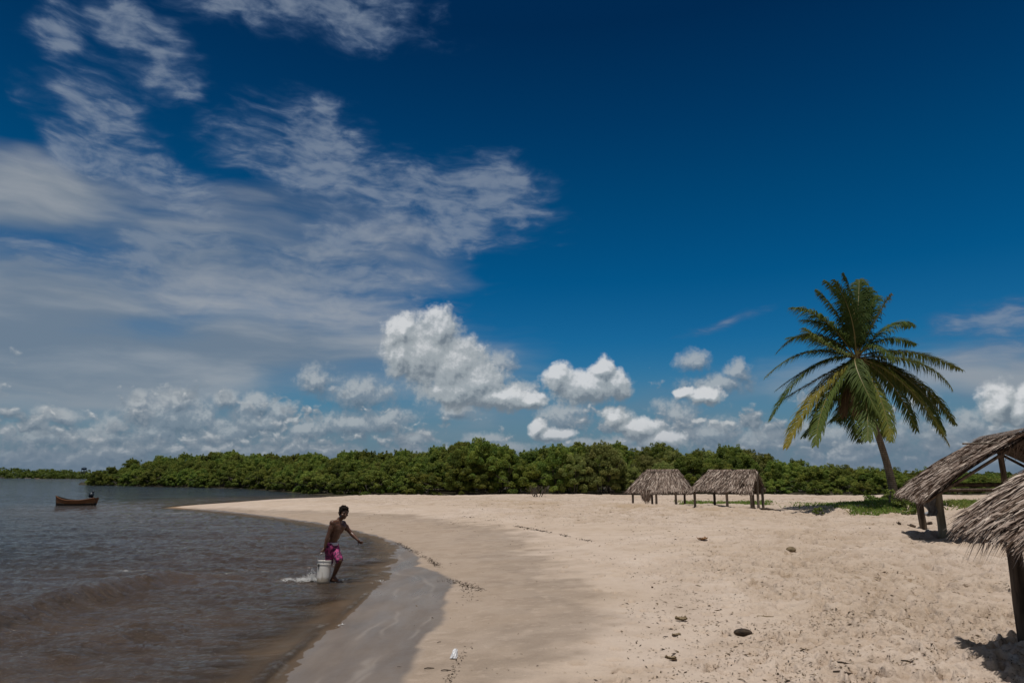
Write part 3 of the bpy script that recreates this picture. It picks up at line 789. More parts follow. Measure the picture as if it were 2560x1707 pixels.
# fronds: base tone, control and tip in photo pixels, depth of the tip toward (-) or away (+)
FR=[((2118,775),(2062,702),1.0,.08,4.6),((2134,770),(2108,684),.3,.06,4.8),((2146,770),(2148,700),1.2,.10,4.4),((2128,790),(2085,700),-.5,.12,4.5),((2160,790),(2170,722),.6,.15,4.2),
    ((2095,790),(2042,725),.9,.15,4.5),((2060,800),(1975,770),-.6,.30,4.6),((2030,835),(1940,885),1.1,.25,4.3),((2065,850),(1968,845),2.2,.15,4.0),
    ((2020,880),(1912,945),.3,.45,4.4),((2025,920),(1925,1050),-.5,.22,4.6),((2045,950),(1938,1010),1.6,.10,4.4),((2040,985),(1965,1118),-2.2,.66,4.6),((2068,990),(2040,1112),-2.6,.35,4.2),
    ((2115,1020),(2085,1050),2.5,.08,3.6),((2128,1000),(2150,1105),1.8,.08,4.0),((2165,1000),(2170,1100),-2.6,.30,4.0),((2195,980),(2228,1102),-2.0,.50,4.4),((2230,960),(2292,1078),1.2,.28,4.3),
    ((2262,960),(2373,1112),-1.0,.58,4.8),((2280,945),(2388,1060),.8,.30,4.7),((2270,960),(2360,1085),1.9,.15,4.5),((2290,905),(2382,975),-1.4,.45,4.5),((2265,880),(2405,925),.6,.38,4.6),
    ((2225,815),(2278,815),1.6,.22,3.8),((2190,800),(2228,735),-.9,.42,4.2),((2172,800),(2186,740),.9,.18,4.0),((2190,865),(2235,905),-1.6,.20,3.0),
    ((2075,870),(2010,820),-1.3,.32,4.0),((2145,935),(2200,1040),-2.4,.2,3.6),((2100,960),(2060,1060),1.2,.12,4.0),((2215,930),(2330,1010),2.0,.12,4.2),((2060,905),(1940,975),.9,.18,4.4),((2240,925),(2350,1030),-.4,.20,4.4),((2100,830),(2000,800),.2,.14,4.4),((2205,850),(2290,860),.4,.22,4.0),((2080,1010),(2010,1090),-1.0,.30,4.2),((2185,1010),(2215,1090),.6,.14,4.0)]
W=Vector((-.30,0,0))                       # the wind blows from the right
def frond(cp,tp_,dz,tone,L,k,mat=None):
    p0=rel(pc)+Vector((random.uniform(-.08,.08),random.uniform(-.08,.08),random.uniform(-.05,.12)))
    p2=rel(at(tp_[0],tp_[1],PY+dz)); p1=rel(at(cp[0],cp[1],PY+dz*.5)); 
    c=p1*2-(p0+p2)*.5; c=p1*.15+c*.85+Vector((0,0,.12))
    n=46; pts=[]
    for i in range(n+1):
        t=i/n; pts.append(p0*(1-t)**2+c*2*t*(1-t)+p2*t*t)
    ln=sum((pts[i+1]-pts[i]).length for i in range(n))
    rb=MB(); rb.tube(pts[::3]+[pts[-1]],[max(.008,.045*(1-.9*i/15)) for i in range(len(pts[::3])+1)],6,val=tone); 
    lf=MB(); rnd=random.Random(k)
    m=int(ln*25)
    for i in range(m):
        t=.10+.90*(i+.5)/m; f=t*n; a=int(min(f,n-1)); p=pts[a].lerp(pts[a+1],f-a)
        tg=(pts[min(a+1,n)]-pts[max(a-1,0)]).normalized()
        side=tg.cross(Vector((0,0,1)))
        side = side.normalized() if side.length>.05 else Vector((1,0,0))
        rl=rnd.uniform(.55,1.5)
        nrm=side.cross(tg).normalized()
        if nrm.z<0: nrm=-nrm
        ll=(1.15*math.sin(math.pi*min(1,(t*.86+.12)))**.55)*(.62+.55*rnd.random())*min(1.0,.55+ln*.1)
        for sg in (1,-1):
            if rnd.random()<.16: continue
            for j in range(1):
                d1=(side*sg*.72+tg*(.50+.3*t)+nrm*(.14)+Vector((rnd.uniform(-.14,.14),rnd.uniform(-.14,.14),rnd.uniform(-.14,.14)))).normalized()
                dr=Vector((0,0,-1))+W*1.3
                w=.027*(.8+.4*rnd.random()); q0=p; seg=ll/4; d_=d1; dirs=[]
                prev=None
                tn=min(1,max(0,tone+rnd.uniform(-.10,.10)+.10*(t>.85)))
                for s in range(4):
                    q1=q0+d_*seg
                    wd=d_.cross(nrm)
                    wd=wd.normalized() if wd.length>.05 else side
                    w0=w*(1,1.15,.95,.6)[s]; w1=w*(1.15,.95,.6,.06)[s]
                    lf.quad(q0-wd*w0,q0+wd*w0,q1+wd*w1,q1-wd*w1,tn)
                    d_=(d_+dr*((.40+.24*s)*rl)).normalized(); q0=q1
    fr=lf.build('frond',mat or m_frond,palm)
    rb.build('midrib',m_rib,fr)
for k,(cp,tp_,dz,tone,L) in enumerate(FR): frond(cp,tp_,dz,tone,L,k)
m_deadf=leaf_material('dead_frond_leaf',(.10,.065,.035),(.17,.115,.06),(.24,.17,.09),.2,.8,.1,.1)
for k,(cp,tp_,dz) in enumerate((((2143,960),(2152,1045),-.9),((2160,965),(2178,1050),.5),((2120,960),(2112,1040),-.3))): frond(cp,tp_,dz,.4,3,60+k,m_deadf)

# ------------------------------------------------------------------ grass and low plants
m_grass=leaf_material('grass_blade',(.12,.20,.035),(.19,.27,.045),(.33,.29,.10),.45,.5,.2,.15)
def grass(name,label,poly,n,hmin,hmax,zfun=grid_z,seed=1):
    global rng
    rng=np.random.default_rng(seed); g=[gfine(x,y) for x,y in poly]; P2=[(p.x,p.y) for p in g]
    xs=[p[0] for p in P2]; ys=[p[1] for p in P2]; Q=[];T=[]
    X_=rng.uniform(min(xs),max(xs),n*4); Y_=rng.uniform(min(ys),max(ys),n*4)
    dd=sdist(X_,Y_,P2); pr=sstep(-.2,1.2,dd+(fbm(X_*.8,Y_*.8,3,seed)-.5)*3.0)
    keep=np.where(rng.random(n*4)<pr)[0][:n]
    for i in keep:
        x,y=X_[i],Y_[i]; z=zfun(x,y)-.01; h=rng.uniform(hmin,hmax); a=rng.random()*6.28; w=.02+.02*rng.random(); ln=rng.uniform(-1.1,1.1,2)*h
        dx,dy=math.cos(a)*w,math.sin(a)*w
        Q.append([(x-dx,y-dy,z),(x+dx,y+dy,z),(x+dx*.6+ln[0]*.5,y+dy*.6+ln[1]*.5,z+h*.7),(x-dx*.1+ln[0],y-dy*.1+ln[1],z+h)]); T.append(np.clip(.45+.25*rng.normal(),0,1))
    o=bpy.data.objects.new(name,quads_mesh(name,np.array(Q),np.array(T),m_grass)); COL.objects.link(o); tag(o,label,'grass',kind='stuff')
grass('grass','bright green grass at the foot of the palm, left of the mid shelter',[(2085,1262),(2160,1256),(2290,1256),(2310,1272),(2300,1284),(2180,1286),(2120,1280)],9000,.06,.24,seed=2)
grass('sparse_grass','thin straw-coloured grass on the sand left of the palm',[(1950,1258),(2160,1256),(2190,1268),(2080,1276),(1980,1272)],900,.05,.16,seed=3)
grass('shelter_grass','pale grass strip on the sand beyond the two far shelters',[(1690,1254),(1930,1252),(1940,1262),(1700,1262)],2500,.06,.2,seed=4)
grass('right_grass','green grass seen beneath the mid shelter',[(2330,1254),(2580,1252),(2600,1272),(2340,1276)],3500,.08,.3,seed=6)
m_shrub=leaf_material('shrub_leaf',(.09,.15,.025),(.15,.22,.035),(.22,.26,.05),.4,.5,.25,.15)
def shrub(px,py,w,h,label,seed,n=16,per=60,size=.06):
    global rng
    rng=np.random.default_rng(seed); g=gfine(px,py)
    th=rng.random(n)*6.28; u=rng.random(n)
    cent=np.stack([w*.5*np.cos(th)*(.3+.7*rng.random(n)),w*.5*np.sin(th)*(.3+.7*rng.random(n)),h*(.12+.75*u)],1)
    Q,t=leaves(cent,w*.16*(.7+.6*rng.random(n)),per,size,.3+.5*rng.random(n))
    root=empty('shrub',tuple(g)); tag(root,label,'shrub')
    f=bpy.data.objects.new('foliage',quads_mesh('foliage',Q,t,m_shrub)); COL.objects.link(f); f.parent=root
    st=MB()
    for k in range(5): st.tube([(0,0,-.05),tuple(cent[k]*.5+np.array([0,0,.05])),tuple(cent[k])],[.02,.014,.006],5)
    st.build('stem',m_bark,root)
shrub(2236,1264,1.7,.7,'leafy green bush hugging the base of the palm trunk',31,34,90,.075)
shrub(2200,1266,1.6,.6,'low green bush in the grass just left of the palm trunk',32,22,70,.07)
shrub(2268,1272,1.5,.9,'green bush between the palm trunk and the thatched shelter',33,24,80,.07)
shrub(2046,1286,.55,.34,'small green plant alone on the bare sand left of the grass',34,10,40,.05)
shrub(2276,1287,.6,.34,'small plant at the right end of the grass, beside the shelter',35,10,40,.05)

# a bare grey bush in front of the wood
def bare_shrub(px,py,h,label,seed):
    rnd=random.Random(seed); g=gfine(px,py); mb=MB()
    def br(p,d,L,r,lev):
        q=p+d*L; m_=(p+q)/2+Vector((rnd.uniform(-.06,.06),rnd.uniform(-.06,.06),0))*L; mb.tube([p,m_,q],[r,r*.8,r*.5],5)
        if lev:
            for k in range(3): br(q if k else m_,(d+Vector((rnd.uniform(-.8,.8),rnd.uniform(-.8,.8),rnd.uniform(-.1,.5)))).normalized(),L*.68,r*.6,lev-1)
    for k in range(7): br(Vector((rnd.uniform(-.4,.4),rnd.uniform(-.3,.3),-.1)),Vector((rnd.uniform(-.7,.7),rnd.uniform(-.5,.5),1)).normalized(),h*.38,.045,3)
    o=mb.build('bare_shrub',m_dead); o.location=g; tag(o,label,'shrub')
m_dead=bark_material('dead_wood',(.07,.055,.045),(.15,.125,.105))
bare_shrub(1345,1241.5,1.4,'leafless brown bush at the foot of the wood, left of the shelters',51)
# ------------------------------------------------------------------ thatched shelters
m_thatch,setp,_=material('thatch'); t=attr('tone'); n=noise(position(),1.6,5,.6,dim='3D')
c=ramp((t+(n-.5)*.35).clamp(),[(0,(.040,.027,.021)),(.35,(.160,.112,.086)),(.65,(.325,.250,.205)),(1,(.60,.50,.42))])
setp(Base_Color=c,Roughness=.85,Specular_IOR_Level=.18)
m_under,setp,_=material('thatch_underlay'); n=noise(vmul(position(),(6,6,6)),1,5,.6,dim='3D')
setp(Base_Color=mixc(n.step(.3,.7),(.05,.037,.028),(.15,.115,.09)),Roughness=.95,Specular_IOR_Level=.1,Normal=bump(n,1,.05))
m_pole=bark_material('weathered_pole',(.10,.078,.06),(.26,.215,.175),(7,7,1.0))
m_poledark=bark_material('dark_pole',(.05,.036,.028),(.145,.108,.08),(7,7,1.0))
m_bamboo=bark_material('bamboo_pole',(.20,.165,.115),(.34,.29,.215),(5,5,.8))

def slope(mb, under, E0, E1, R0, R1, n, w, ln, bulge=.10, tone=.5, over=.22, rnd=None, sag=.0, edge=.12, hole=None):
    def gone(u,v): return hole and hole[0]+.04*math.sin(v*40)<u<hole[1] and hole[2]+.03*math.sin(u*50)<v<hole[3]
    ph=rnd.uniform(0,9)
    """strands of palm thatch laid down a roof slope with eave E0-E1 and ridge R0-R1"""
    E0,E1,R0,R1=map(Vector,(E0,E1,R0,R1)); nrm=((E1-E0).cross(R0-E0)).normalized()
    if nrm.z<0: nrm=-nrm
    def P(u,v,h=0.0):
        p=(E0.lerp(E1,u)).lerp(R0.lerp(R1,u),v)
        b=bulge*math.sin(math.pi*min(max(v,0),1)*.9+.15)*(.75+.5*math.sin(u*7+v*3))
        sg_=sag*(.5*math.sin(u*5.1+ph)+.35*math.sin(u*11.7+ph*2)+.25*math.sin(u*23+ph*3))*(1-.75*v)
        return p+nrm*(b+h+sg_)
    # sagging underlay with a closed thickness
    nu,nv=14,8; g=[];base=len(under.v)
    for i in range(nu+1):
        for j in range(nv+1):
            u,v=i/nu,j/nv
            k=.02*math.sin(i*2.3+j*1.7)
            under.v.append(tuple(P(u,v,-.035+k))); under.a.append(.2)
    top=len(under.v)
    for i in range(nu+1):
        for j in range(nv+1):
            u,v=i/nu,j/nv; under.v.append(tuple(P(u,v,-.10))); under.a.append(.2)
    for i in range(nu):
        for j in range(nv):
            if gone((i+.5)/nu,(j+.5)/nv): continue
            a=base+i*(nv+1)+j; under.f.append((a,a+nv+1,a+nv+2,a+1)); under.m.append(0)
            a=top+i*(nv+1)+j; under.f.append((a,a+1,a+nv+2,a+nv+1)); under.m.append(0)
    S=(E1-E0).normalized()
    L=(R0-E0).length; W_=(E1-E0).length
    for k in range(n):
        u=rnd.uniform(-.015,1.015); row=rnd.random(); v=row*1.03
        tn=tone+rnd.gauss(0,.24)+.26*(float(fbm(np.array([u*9.0+tone*50]),np.array([v*5.0]),3,7)[0])-.5)*2
        if rnd.random()<.16: tn=rnd.uniform(.75,1)
        l=ln*rnd.uniform(.5,1.25); dv=l/L
        side=rnd.gauss(0,.20)
        lift=rnd.uniform(.0,.045)+.06*(rnd.random()**5)
        a=P(u,v,lift*.4); vb=v-dv
        if vb<-over/L*rnd.uniform(.3,1.3): vb=-over/L*rnd.uniform(.2,1.2)
        b=P(u+side*l/W_,vb,lift)
        if vb<0: b=b+Vector((0,0,-abs(vb)*L*rnd.uniform(.1,.6)))
        if gone(u,(v+max(vb,0))/2) and rnd.random()<.93: continue
        m_=a.lerp(b,.55)+nrm*rnd.uniform(.0,.03)
        ww=w*rnd.uniform(.6,1.5); sd=(S+nrm*rnd.uniform(-.9,.9)).normalized()*ww*.5
        mb.quad(a-sd*.7,a+sd*.7,m_+sd,m_-sd,min(1,max(0,tn)))
        mb.quad(m_-sd,m_+sd,b+sd*.25,b-sd*.25,min(1,max(0,tn+rnd.uniform(-.1,.1))))
    # ragged ends that stick out past the gable edges and along the eave
    for k in range(int(n*edge)):
        u=0 if rnd.random()<.5 else 1; sg=-1 if u==0 else 1
        v=rnd.random(); a=P(u,v,rnd.uniform(-.08,.03)); l=ln*rnd.uniform(.2,.7)
        b=a+S*sg*l*rnd.uniform(.1,.45)+(P(u,v-.1)-P(u,v)).normalized()*l*rnd.uniform(.5,1.0)+Vector((0,0,-.05*rnd.random()))
        sd=Vector((0,0,1)).cross(b-a); sd=(sd.normalized() if sd.length>1e-4 else S)*w*.5*rnd.uniform(.6,1.2)
        mb.tri(a-sd,a+sd,b,min(1,max(0,tone+rnd.gauss(-.05,.22))))
    for k in range(int(n*edge*1.3)):
        u=rnd.random(); a=P(u,rnd.uniform(-.02,.07),rnd.uniform(-.09,.02)); l=over*rnd.uniform(.6,1.7)
        d_=(P(u,0)-P(u,.1)).normalized(); b=a+d_*l*rnd.uniform(.3,.9)+Vector((0,0,-l*rnd.uniform(.2,.8)))+S*rnd.gauss(0,.10)*l
        sd=(S+nrm*rnd.uniform(-.8,.8)).normalized()*w*.5*rnd.uniform(.6,1.3)
        mb.tri(a-sd,a+sd,b,min(1,max(0,tone+rnd.gauss(-.08,.25))))
def pole(mb,a,b,r0,r1=None,n=9,wob=.05):
    a,b=Vector(a),Vector(b); k=6; r1=r0 if r1 is None else r1
    pts=[a.lerp(b,i/k)+Vector((random.uniform(-1,1),random.uniform(-1,1),0))*wob*r0 for i in range(k+1)]
    mb.tube(pts,[r0+(r1-r0)*i/k for i in range(k+1)],n,wob=.14)
def shelter(name,label,c,ang,half,run_f,run_b,eave,ridge,strand,posts,tone,seed,group,left_ext=0.0,edge=.12,right_ext=0.0,hole=None,bulge=.10,over=.22,mats=None):
    """gable shelter: ridge along angle ang through c; front slope toward the camera side"""
    rnd=random.Random(seed); random.seed(seed)
    root=empty('thatched_shelter',(c[0],c[1],0)); tag(root,label,'shelter',group)
    d=Vector((math.cos(ang),math.sin(ang),0)); f=Vector((d.y,-d.x,0))       # f: down the front slope
    if f.y>0: f=-f
    R0=-d*half+Vector((0,0,ridge)); R1=d*half+Vector((0,0,ridge))
    e=Vector((0,0,eave))
    roof=MB(); und=MB()
    n,w,ln=strand
    E0=-d*(half+left_ext)+f*run_f+e; E1=d*(half+right_ext)+f*run_f+e
    slope(roof,und,E0,E1,R0,R1,n,w,ln,bulge,tone,over,rnd,sag=.15,edge=edge,hole=hole)
    B0=-d*(half+left_ext)-f*run_b+e; B1=d*half-f*run_b+e
    slope(roof,und,B0,B1,R0,R1,int(n*.6),w,ln,bulge,tone,over,rnd,sag=.11,edge=edge)
    for k in range(int(n*.07)):                                              # ridge cap
        u=rnd.random(); p=R0.lerp(R1,u)+Vector((0,0,.06+bulge*.5)); q=p+(f*rnd.choice((-1,1)))*ln*rnd.uniform(.3,.6)+Vector((0,0,-ln*.3))+d*rnd.gauss(0,.2)*ln
        sd=d*w*.5; roof.quad(p-sd,p+sd,q+sd*.3,q-sd*.3,min(1,max(0,tone+rnd.gauss(0,.2))))
    ro=roof.build('roof',m_thatch,root); und.build('underlay',m_under,ro)
    return root,d,f
def post(root,p,z1,r,mat=None,lean=(0,0),r1=None):
    mb=MB(); w=root.matrix_basis.translation if False else Vector(root.location)
    g=grid_z(p[0],p[1])
    pole(mb,Vector((p[0],p[1],g-.25))-w,Vector((p[0]+lean[0],p[1]+lean[1],z1))-w,r,r1)
    return mb.build('post',mat or m_pole,root,True)
def beam(root,a,b,r,mat=None,name='beam'):
    mb=MB(); w=Vector(root.location); pole(mb,Vector(a)-w,Vector(b)-w,r); return mb.build(name,mat or m_pole,root,True)

# the pair in the middle distance
GP='thatched shelters standing on the beach'
def far_shelter(cpx,ridge_y,Y,half,label,seed,left_ext,postpx,eave_y,rx=0.0,hole=None):
    c=at(cpx,ridge_y,Y); z_r=c.z; z_e=CZ-(eave_y-1187)/F*Y
    ang=R(-35)
    root,d,f=shelter('thatched_shelter',label,(c.x,Y),ang,half,1.45,1.35,z_e,z_r,(3600,.042,.5),None,.42,seed,GP,left_ext,edge=.16,bulge=.06,over=.10,right_ext=rx,hole=hole)
    cc=Vector((c.x,Y,0))
    for s,q,mat in postpx:                                       # s along ridge, q across
        p=cc+d*s+f*q; zt=z_e+(z_r-z_e)*(1-abs(q)/1.45)-.08
        post(root,(p.x,p.y),zt,.075,mat)
    for q in (1.2,-1.15):
        z=z_e+(z_r-z_e)*(1-abs(q)/1.45)-.10
        a=cc-d*(half+left_ext*.6)+f*q; b=cc+d*(half+.15)+f*q; beam(root,(a.x,a.y,z),(b.x,b.y,z),.045)
    a=cc-d*(half+.1); b=cc+d*(half+.12); beam(root,(a.x,a.y,z_r-.10),(b.x,b.y,z_r-.10),.045,name='ridge_pole')
    for s in (-half*.9,0,half*.45,half*.72,half+.05):
        for sg in (1,-1):
            a=cc+d*min(s,half+.08)+Vector((0,0,z_r-.06)); b=cc+d*min(s,half+.08)+f*sg*1.42+Vector((0,0,z_e-.04)); beam(root,a,b,.032,name='rafter')
    return root,cc,d,f,z_e,z_r
h1=far_shelter(1656,1176,47.0,1.12,'left one of the two distant thatched shelters, with a torn drooping front eave',41,.85,[(-1.7,1.15,m_pole),(0,1.2,m_pole),(1.35,1.2,m_pole),(-1.3,-1.1,m_poledark),(1.05,-1.1,m_poledark)],1228,1.5)
h2=far_shelter(1830,1177,40.6,1.38,'right one of the two distant thatched shelters, its near gable open and dark inside',42,.75,[(-1.9,1.15,m_pole),(0,1.2,m_pole),(1.36,1.2,m_pole),(1.40,1.02,m_poledark),(-1.5,-1.1,m_poledark),(1.36,-1.05,m_pole),(1.40,.05,m_pole)],1226,0.0,(.74,.96,.14,.50))
# drooping strip of thatch at the front of the left one, bare rafters on the right one
mb=MB(); rnd=random.Random(3); r0,cc,d,f,ze,zr=h1
for k in range(260):
    s=rnd.uniform(-.95,-.35); a=d*s+f*rnd.uniform(1.1,1.5)+Vector((0,0,ze+rnd.uniform(-.05,.2))); b=a+Vector((rnd.uniform(-.12,.12),rnd.uniform(-.1,.1),-rnd.uniform(.25,.85)*(1-abs(s+.65)/.45*.7)))
    sd=d*.03; mb.quad(a-sd,a+sd,b+sd*.4,b-sd*.4,min(1,max(0,.45+rnd.gauss(0,.22))))
mb.build('hanging_thatch',m_thatch,r0)

# the mid shelter at the right edge
A=at(2249,1240,25.2); B=at(2318,1243,20.4)
root=empty('thatched_shelter',((A.x+B.x)/2,(A.y+B.y)/2,0)); h3=root
tag(root,'thatched shelter right of the palm, its open gable end showing tie beam and two posts','shelter',GP)
w0=Vector(root.location); dv=Vector((A.x-B.x,A.y-B.y,0)).normalized(); up=Vector((dv.y,-dv.x,0))
if up.x<0: up=-up
RUN=2.7; RISE=1.82; zE=1.72
E0=Vector((B.x,B.y,zE))-w0; E1=Vector((A.x,A.y,zE))-w0; R0_=E0+up*RUN+Vector((0,0,RISE)); R1_=E1+up*RUN+Vector((0,0,RISE))
roof=MB(); und=MB(); rnd=random.Random(9)
slope(roof,und,E0,E1,R0_,R1_,8500,.036,.62,.09,.50,.17,rnd,sag=.06,edge=.07)
F0=R0_+up*RUN+Vector((0,0,-RISE)); F1=R1_+up*RUN+Vector((0,0,-RISE))
slope(roof,und,F0,F1,R0_,R1_,2600,.042,.62,.10,.45,.26,rnd,edge=.06)
for k in range(420):
    u=rnd.random(); p=R0_.lerp(R1_,u)+Vector((0,0,.14)); q=p+up*rnd.choice((-1,-1,1))*rnd.uniform(.2,.5)+Vector((0,0,-.2))+dv*rnd.gauss(0,.12)
    sd=dv*.02; roof.quad(p-sd,p+sd,q+sd*.3,q-sd*.3,min(1,max(0,.5+rnd.gauss(0,.22))))
ro=roof.build('roof',m_thatch,root); und.build('underlay',m_under,ro)
# hanging leaf tips under the near ridge end
hg=MB()
for k in range(46):
    p=R0_+up*rnd.uniform(-.75,.5)+dv*rnd.uniform(.0,.5)+Vector((0,0,-.16-.25*rnd.random())); l=rnd.uniform(.35,.85); q=p+Vector((rnd.uniform(-.75,.1)*l,0,-l*rnd.uniform(.35,.9)))
    sd=Vector((.016,0,.010)); hg.quad(p-sd,p+sd,q+sd*.3,q-sd*.3,.12+.2*rnd.random())
hg.build('hanging_thatch',m_thatch,root)
p1=gfine(2311,1325); p2=gfine(2358,1346)
post(root,(p1.x,p1.y),1.80,.115,m_poledark,(-.05,.1),.14); post(root,(p2.x,p2.y),2.08,.135,m_bamboo,(.0,0),.125)
q1=Vector((p2.x,p2.y,0))+up*4.6; q2=Vector((p1.x,p1.y,0))+up*4.5
post(root,(q1.x,q1.y),2.05,.12); post(root,(q2.x,q2.y),1.95,.12,m_poledark)
zt=2.02
beam(root,(p2.x-.25*up.x,p2.y-.25*up.y,zt),(q1.x,q1.y,zt+.05),.065,m_poledark,'tie_beam')
beam(root,Vector((p1.x,p1.y,1.78))-up*.1,(q2.x,q2.y,1.85),.06,m_poledark,'tie_beam')
kp=Vector((p2.x,p2.y,0))+up*1.92
beam(root,(kp.x,kp.y,zt),(kp.x-.03,kp.y,zt+1.12),.085,m_pole,'king_post')
beam(root,Vector((p2.x,p2.y,1.95))-dv*.4,Vector((p1.x,p1.y,1.72))+dv*.6,.06,m_poledark,'beam')
for u in (0.03,.5,.97):
    for sg in (0,1):
        a=(E0 if sg==0 else F0).lerp(E1 if sg==0 else F1,u)+w0+Vector((0,0,-.13)); b=R0_.lerp(R1_,u)+w0+Vector((0,0,-.15)); beam(root,a,b,.045,m_poledark,'rafter')
beam(root,R0_+w0-dv*.35+Vector((0,0,-.13)),R1_+w0+Vector((0,0,-.13)),.055,m_poledark,'ridge_pole')
st=at(2406,1109,21.0); s2=at(2502,1107,20.6); beam(root,st,s2,.028,m_pole,'roof_stick')
# things under and beside it
m_cloth,setp,_=material('grey_cloth'); nn=noise(texco('Object'),5,4,.6,dim='3D'); setp(Base_Color=mixc(nn.step(.3,.7),(.13,.125,.125),(.27,.26,.26)),Roughness=.95,Normal=bump(nn,.7,.05))
bm_=MB(); g0=at(2324,1241,23.2)
for i in range(9):
    for j in range(13):
        x=-.22+.44*i/8; z=-.62*j/12; bm_.v.append((x*(1-.35*j/12)+.03*math.sin(j*.9),.05*math.sin(i*1.6+j*.5)*(.3+j/12),z)); bm_.a.append(0)
for i in range(8):
    for j in range(12):
        a=i*13+j; bm_.f.append((a,a+13,a+14,a+1)); bm_.m.append(0)
o=bm_.build('hanging_cloth',m_cloth,None,True); o.location=g0; md=o.modifiers.new('thick','SOLIDIFY'); md.thickness=.03
tag(o,'grey cloth hanging between the two front posts of the right shelter','cloth')
m_bag,setp,_=material('pale_sack'); nn=noise(texco('Object'),9,4,.6,dim='3D'); setp(Base_Color=mixc(nn.step(.3,.7),(.22,.23,.26),(.42,.43,.45)),Roughness=.8)
sb=MB(); sb.blob((0,0,.1),.2,3,.22,2.2,seed=5,squash=(1.25,1,.62)); o=sb.build('sack',m_bag,None,True); g=gfine(2326,1288); o.location=g; tag(o,'pale grey crumpled sack lying on the sand behind the right shelter\'s front posts','sack')
for (x0,y0,x1,y1,r,lab) in ((2250,1313,2268,1319,.07,'short dark log at the left tip of the right shelter\'s shadow'),(2277,1318,2290,1322,.06,'broken stump of wood between the shadow tip and the dark post'),(2330,1316,2341,1322,.06,'small wood stump in the shade between the two shelter posts')):
    a,b=gfine(x0,y0),gfine(x1,y1); lb=MB(); k=Vector((0,0,.07)); pole(lb,Vector((0,0,.10)),Vector((b.x-a.x,0,.04)),r,r*.8); pole(lb,Vector((.05,.02,.06)),Vector((-.16,-.06,.12)),r*.45,r*.25)
    o=lb.build('log',m_poledark,None,True); o.location=a; tag(o,lab,'log')

# the near shelter cut by the right edge
E1=Vector(at(2414,1290,8.55))
root=empty('thatched_shelter',(E1.x+1.2,6.9,0)); tag(root,'near shaggy thatched shelter cut off by the edge of the view, with one thick post','shelter',GP); w0=Vector(root.location)
up=Vector((1,.10,0)).normalized(); al=Vector((-.30,-1,0)).normalized()
E1=E1-w0; E0=E1+al*3.6; RUN=2.25; RISE=.98
R1_=E1+up*RUN+Vector((0,0,RISE)); R0_=E0+up*RUN+Vector((0,0,RISE))
roof=MB(); und=MB(); rnd=random.Random(19)
slope(roof,und,E0,E1,R0_,R1_,12500,.025,.60,.09,.60,.26,rnd,sag=.05,edge=.06)
F0=R0_+up*RUN+Vector((0,0,-RISE)); F1=R1_+up*RUN+Vector((0,0,-RISE))
slope(roof,und,F0,F1,R0_,R1_,2500,.035,.55,.14,.5,.22,rnd,edge=.05)
for k in range(260):                                             # shaggy bits hanging from the eave corner
    u=rnd.uniform(.42,1.0); p=E0.lerp(E1,u)+Vector((rnd.uniform(-.06,.22),0,rnd.uniform(-.04,.10))); l=rnd.uniform(.05,.22)
    q=p+Vector((rnd.uniform(-.35,.10)*l,rnd.uniform(-.2,.2)*l,-l)); sd=Vector((.3,1,.1)).normalized()*.010
    roof.quad(p-sd,p+sd,q+sd*.3,q-sd*.3,min(1,max(0,.42+rnd.gauss(0,.25))))
ro=roof.build('roof',m_thatch,root); und.build('underlay',m_under,ro)
p=gfine(2566,1603); post(root,(p.x,p.y),2.12,.088,m_poledark,(.0,.0),.080)
post(root,(p.x-.05,5.2),2.05,.10,m_poledark); post(root,(p.x+2.9,8.0),2.05,.09,m_poledark); post(root,(p.x+2.9,5.2),2.05,.09,m_poledark)
beam(root,(p.x-.05,8.5,2.06),(p.x-.1,4.9,2.02),.06,m_poledark); beam(root,(p.x-.3,8.0,2.16),(p.x+3.1,8.0,2.16),.055,m_poledark,'tie_beam')
for u in (.05,.5,.95): 
    for EE0,EE1 in ((E0,E1),(F0,F1)): beam(root,EE0.lerp(EE1,u)+w0+Vector((0,0,-.15)),R0_.lerp(R1_,u)+w0+Vector((0,0,-.16)),.04,m_poledark,'rafter')
dg=MB(); c=at(2484,1318,7.9)-w0                                    # strip of bark dangling from the eave
for k in range(9):
    a=c+Vector((rnd.uniform(-.06,.06),rnd.uniform(-.1,.1),.05)); b=a+Vector((rnd.uniform(-.05,.08),0,-rnd.uniform(.12,.28))); dg.quad(a-Vector((.014,0,0)),a+Vector((.014,0,0)),b+Vector((.006,0,0)),b-Vector((.006,0,0)),.2+.2*rnd.random())
dg.build('hanging_thatch',m_thatch,root)

# rope lashings where the poles cross
m_rope,setp,_=material('rope'); setp(Base_Color=(.30,.24,.16),Roughness=.9)
def lashing(root,p,r,n=4,step=.022):
    w=Vector(root.location); mb=MB()
    pts=[Vector(p)-w+Vector((math.cos(a*.5)*r,math.sin(a*.5)*r,a*.5/(2*math.pi)*step)) for a in range(int(n*4*math.pi)+1)]
    mb.tube(pts,.009,5); mb.build('lashing',m_rope,root)
lashing(h3,(p2.x,p2.y,1.84),.14); lashing(h3,(p1.x-.04,p1.y+.08,1.62),.135); lashing(root,(p.x,p.y,1.86),.095,5)
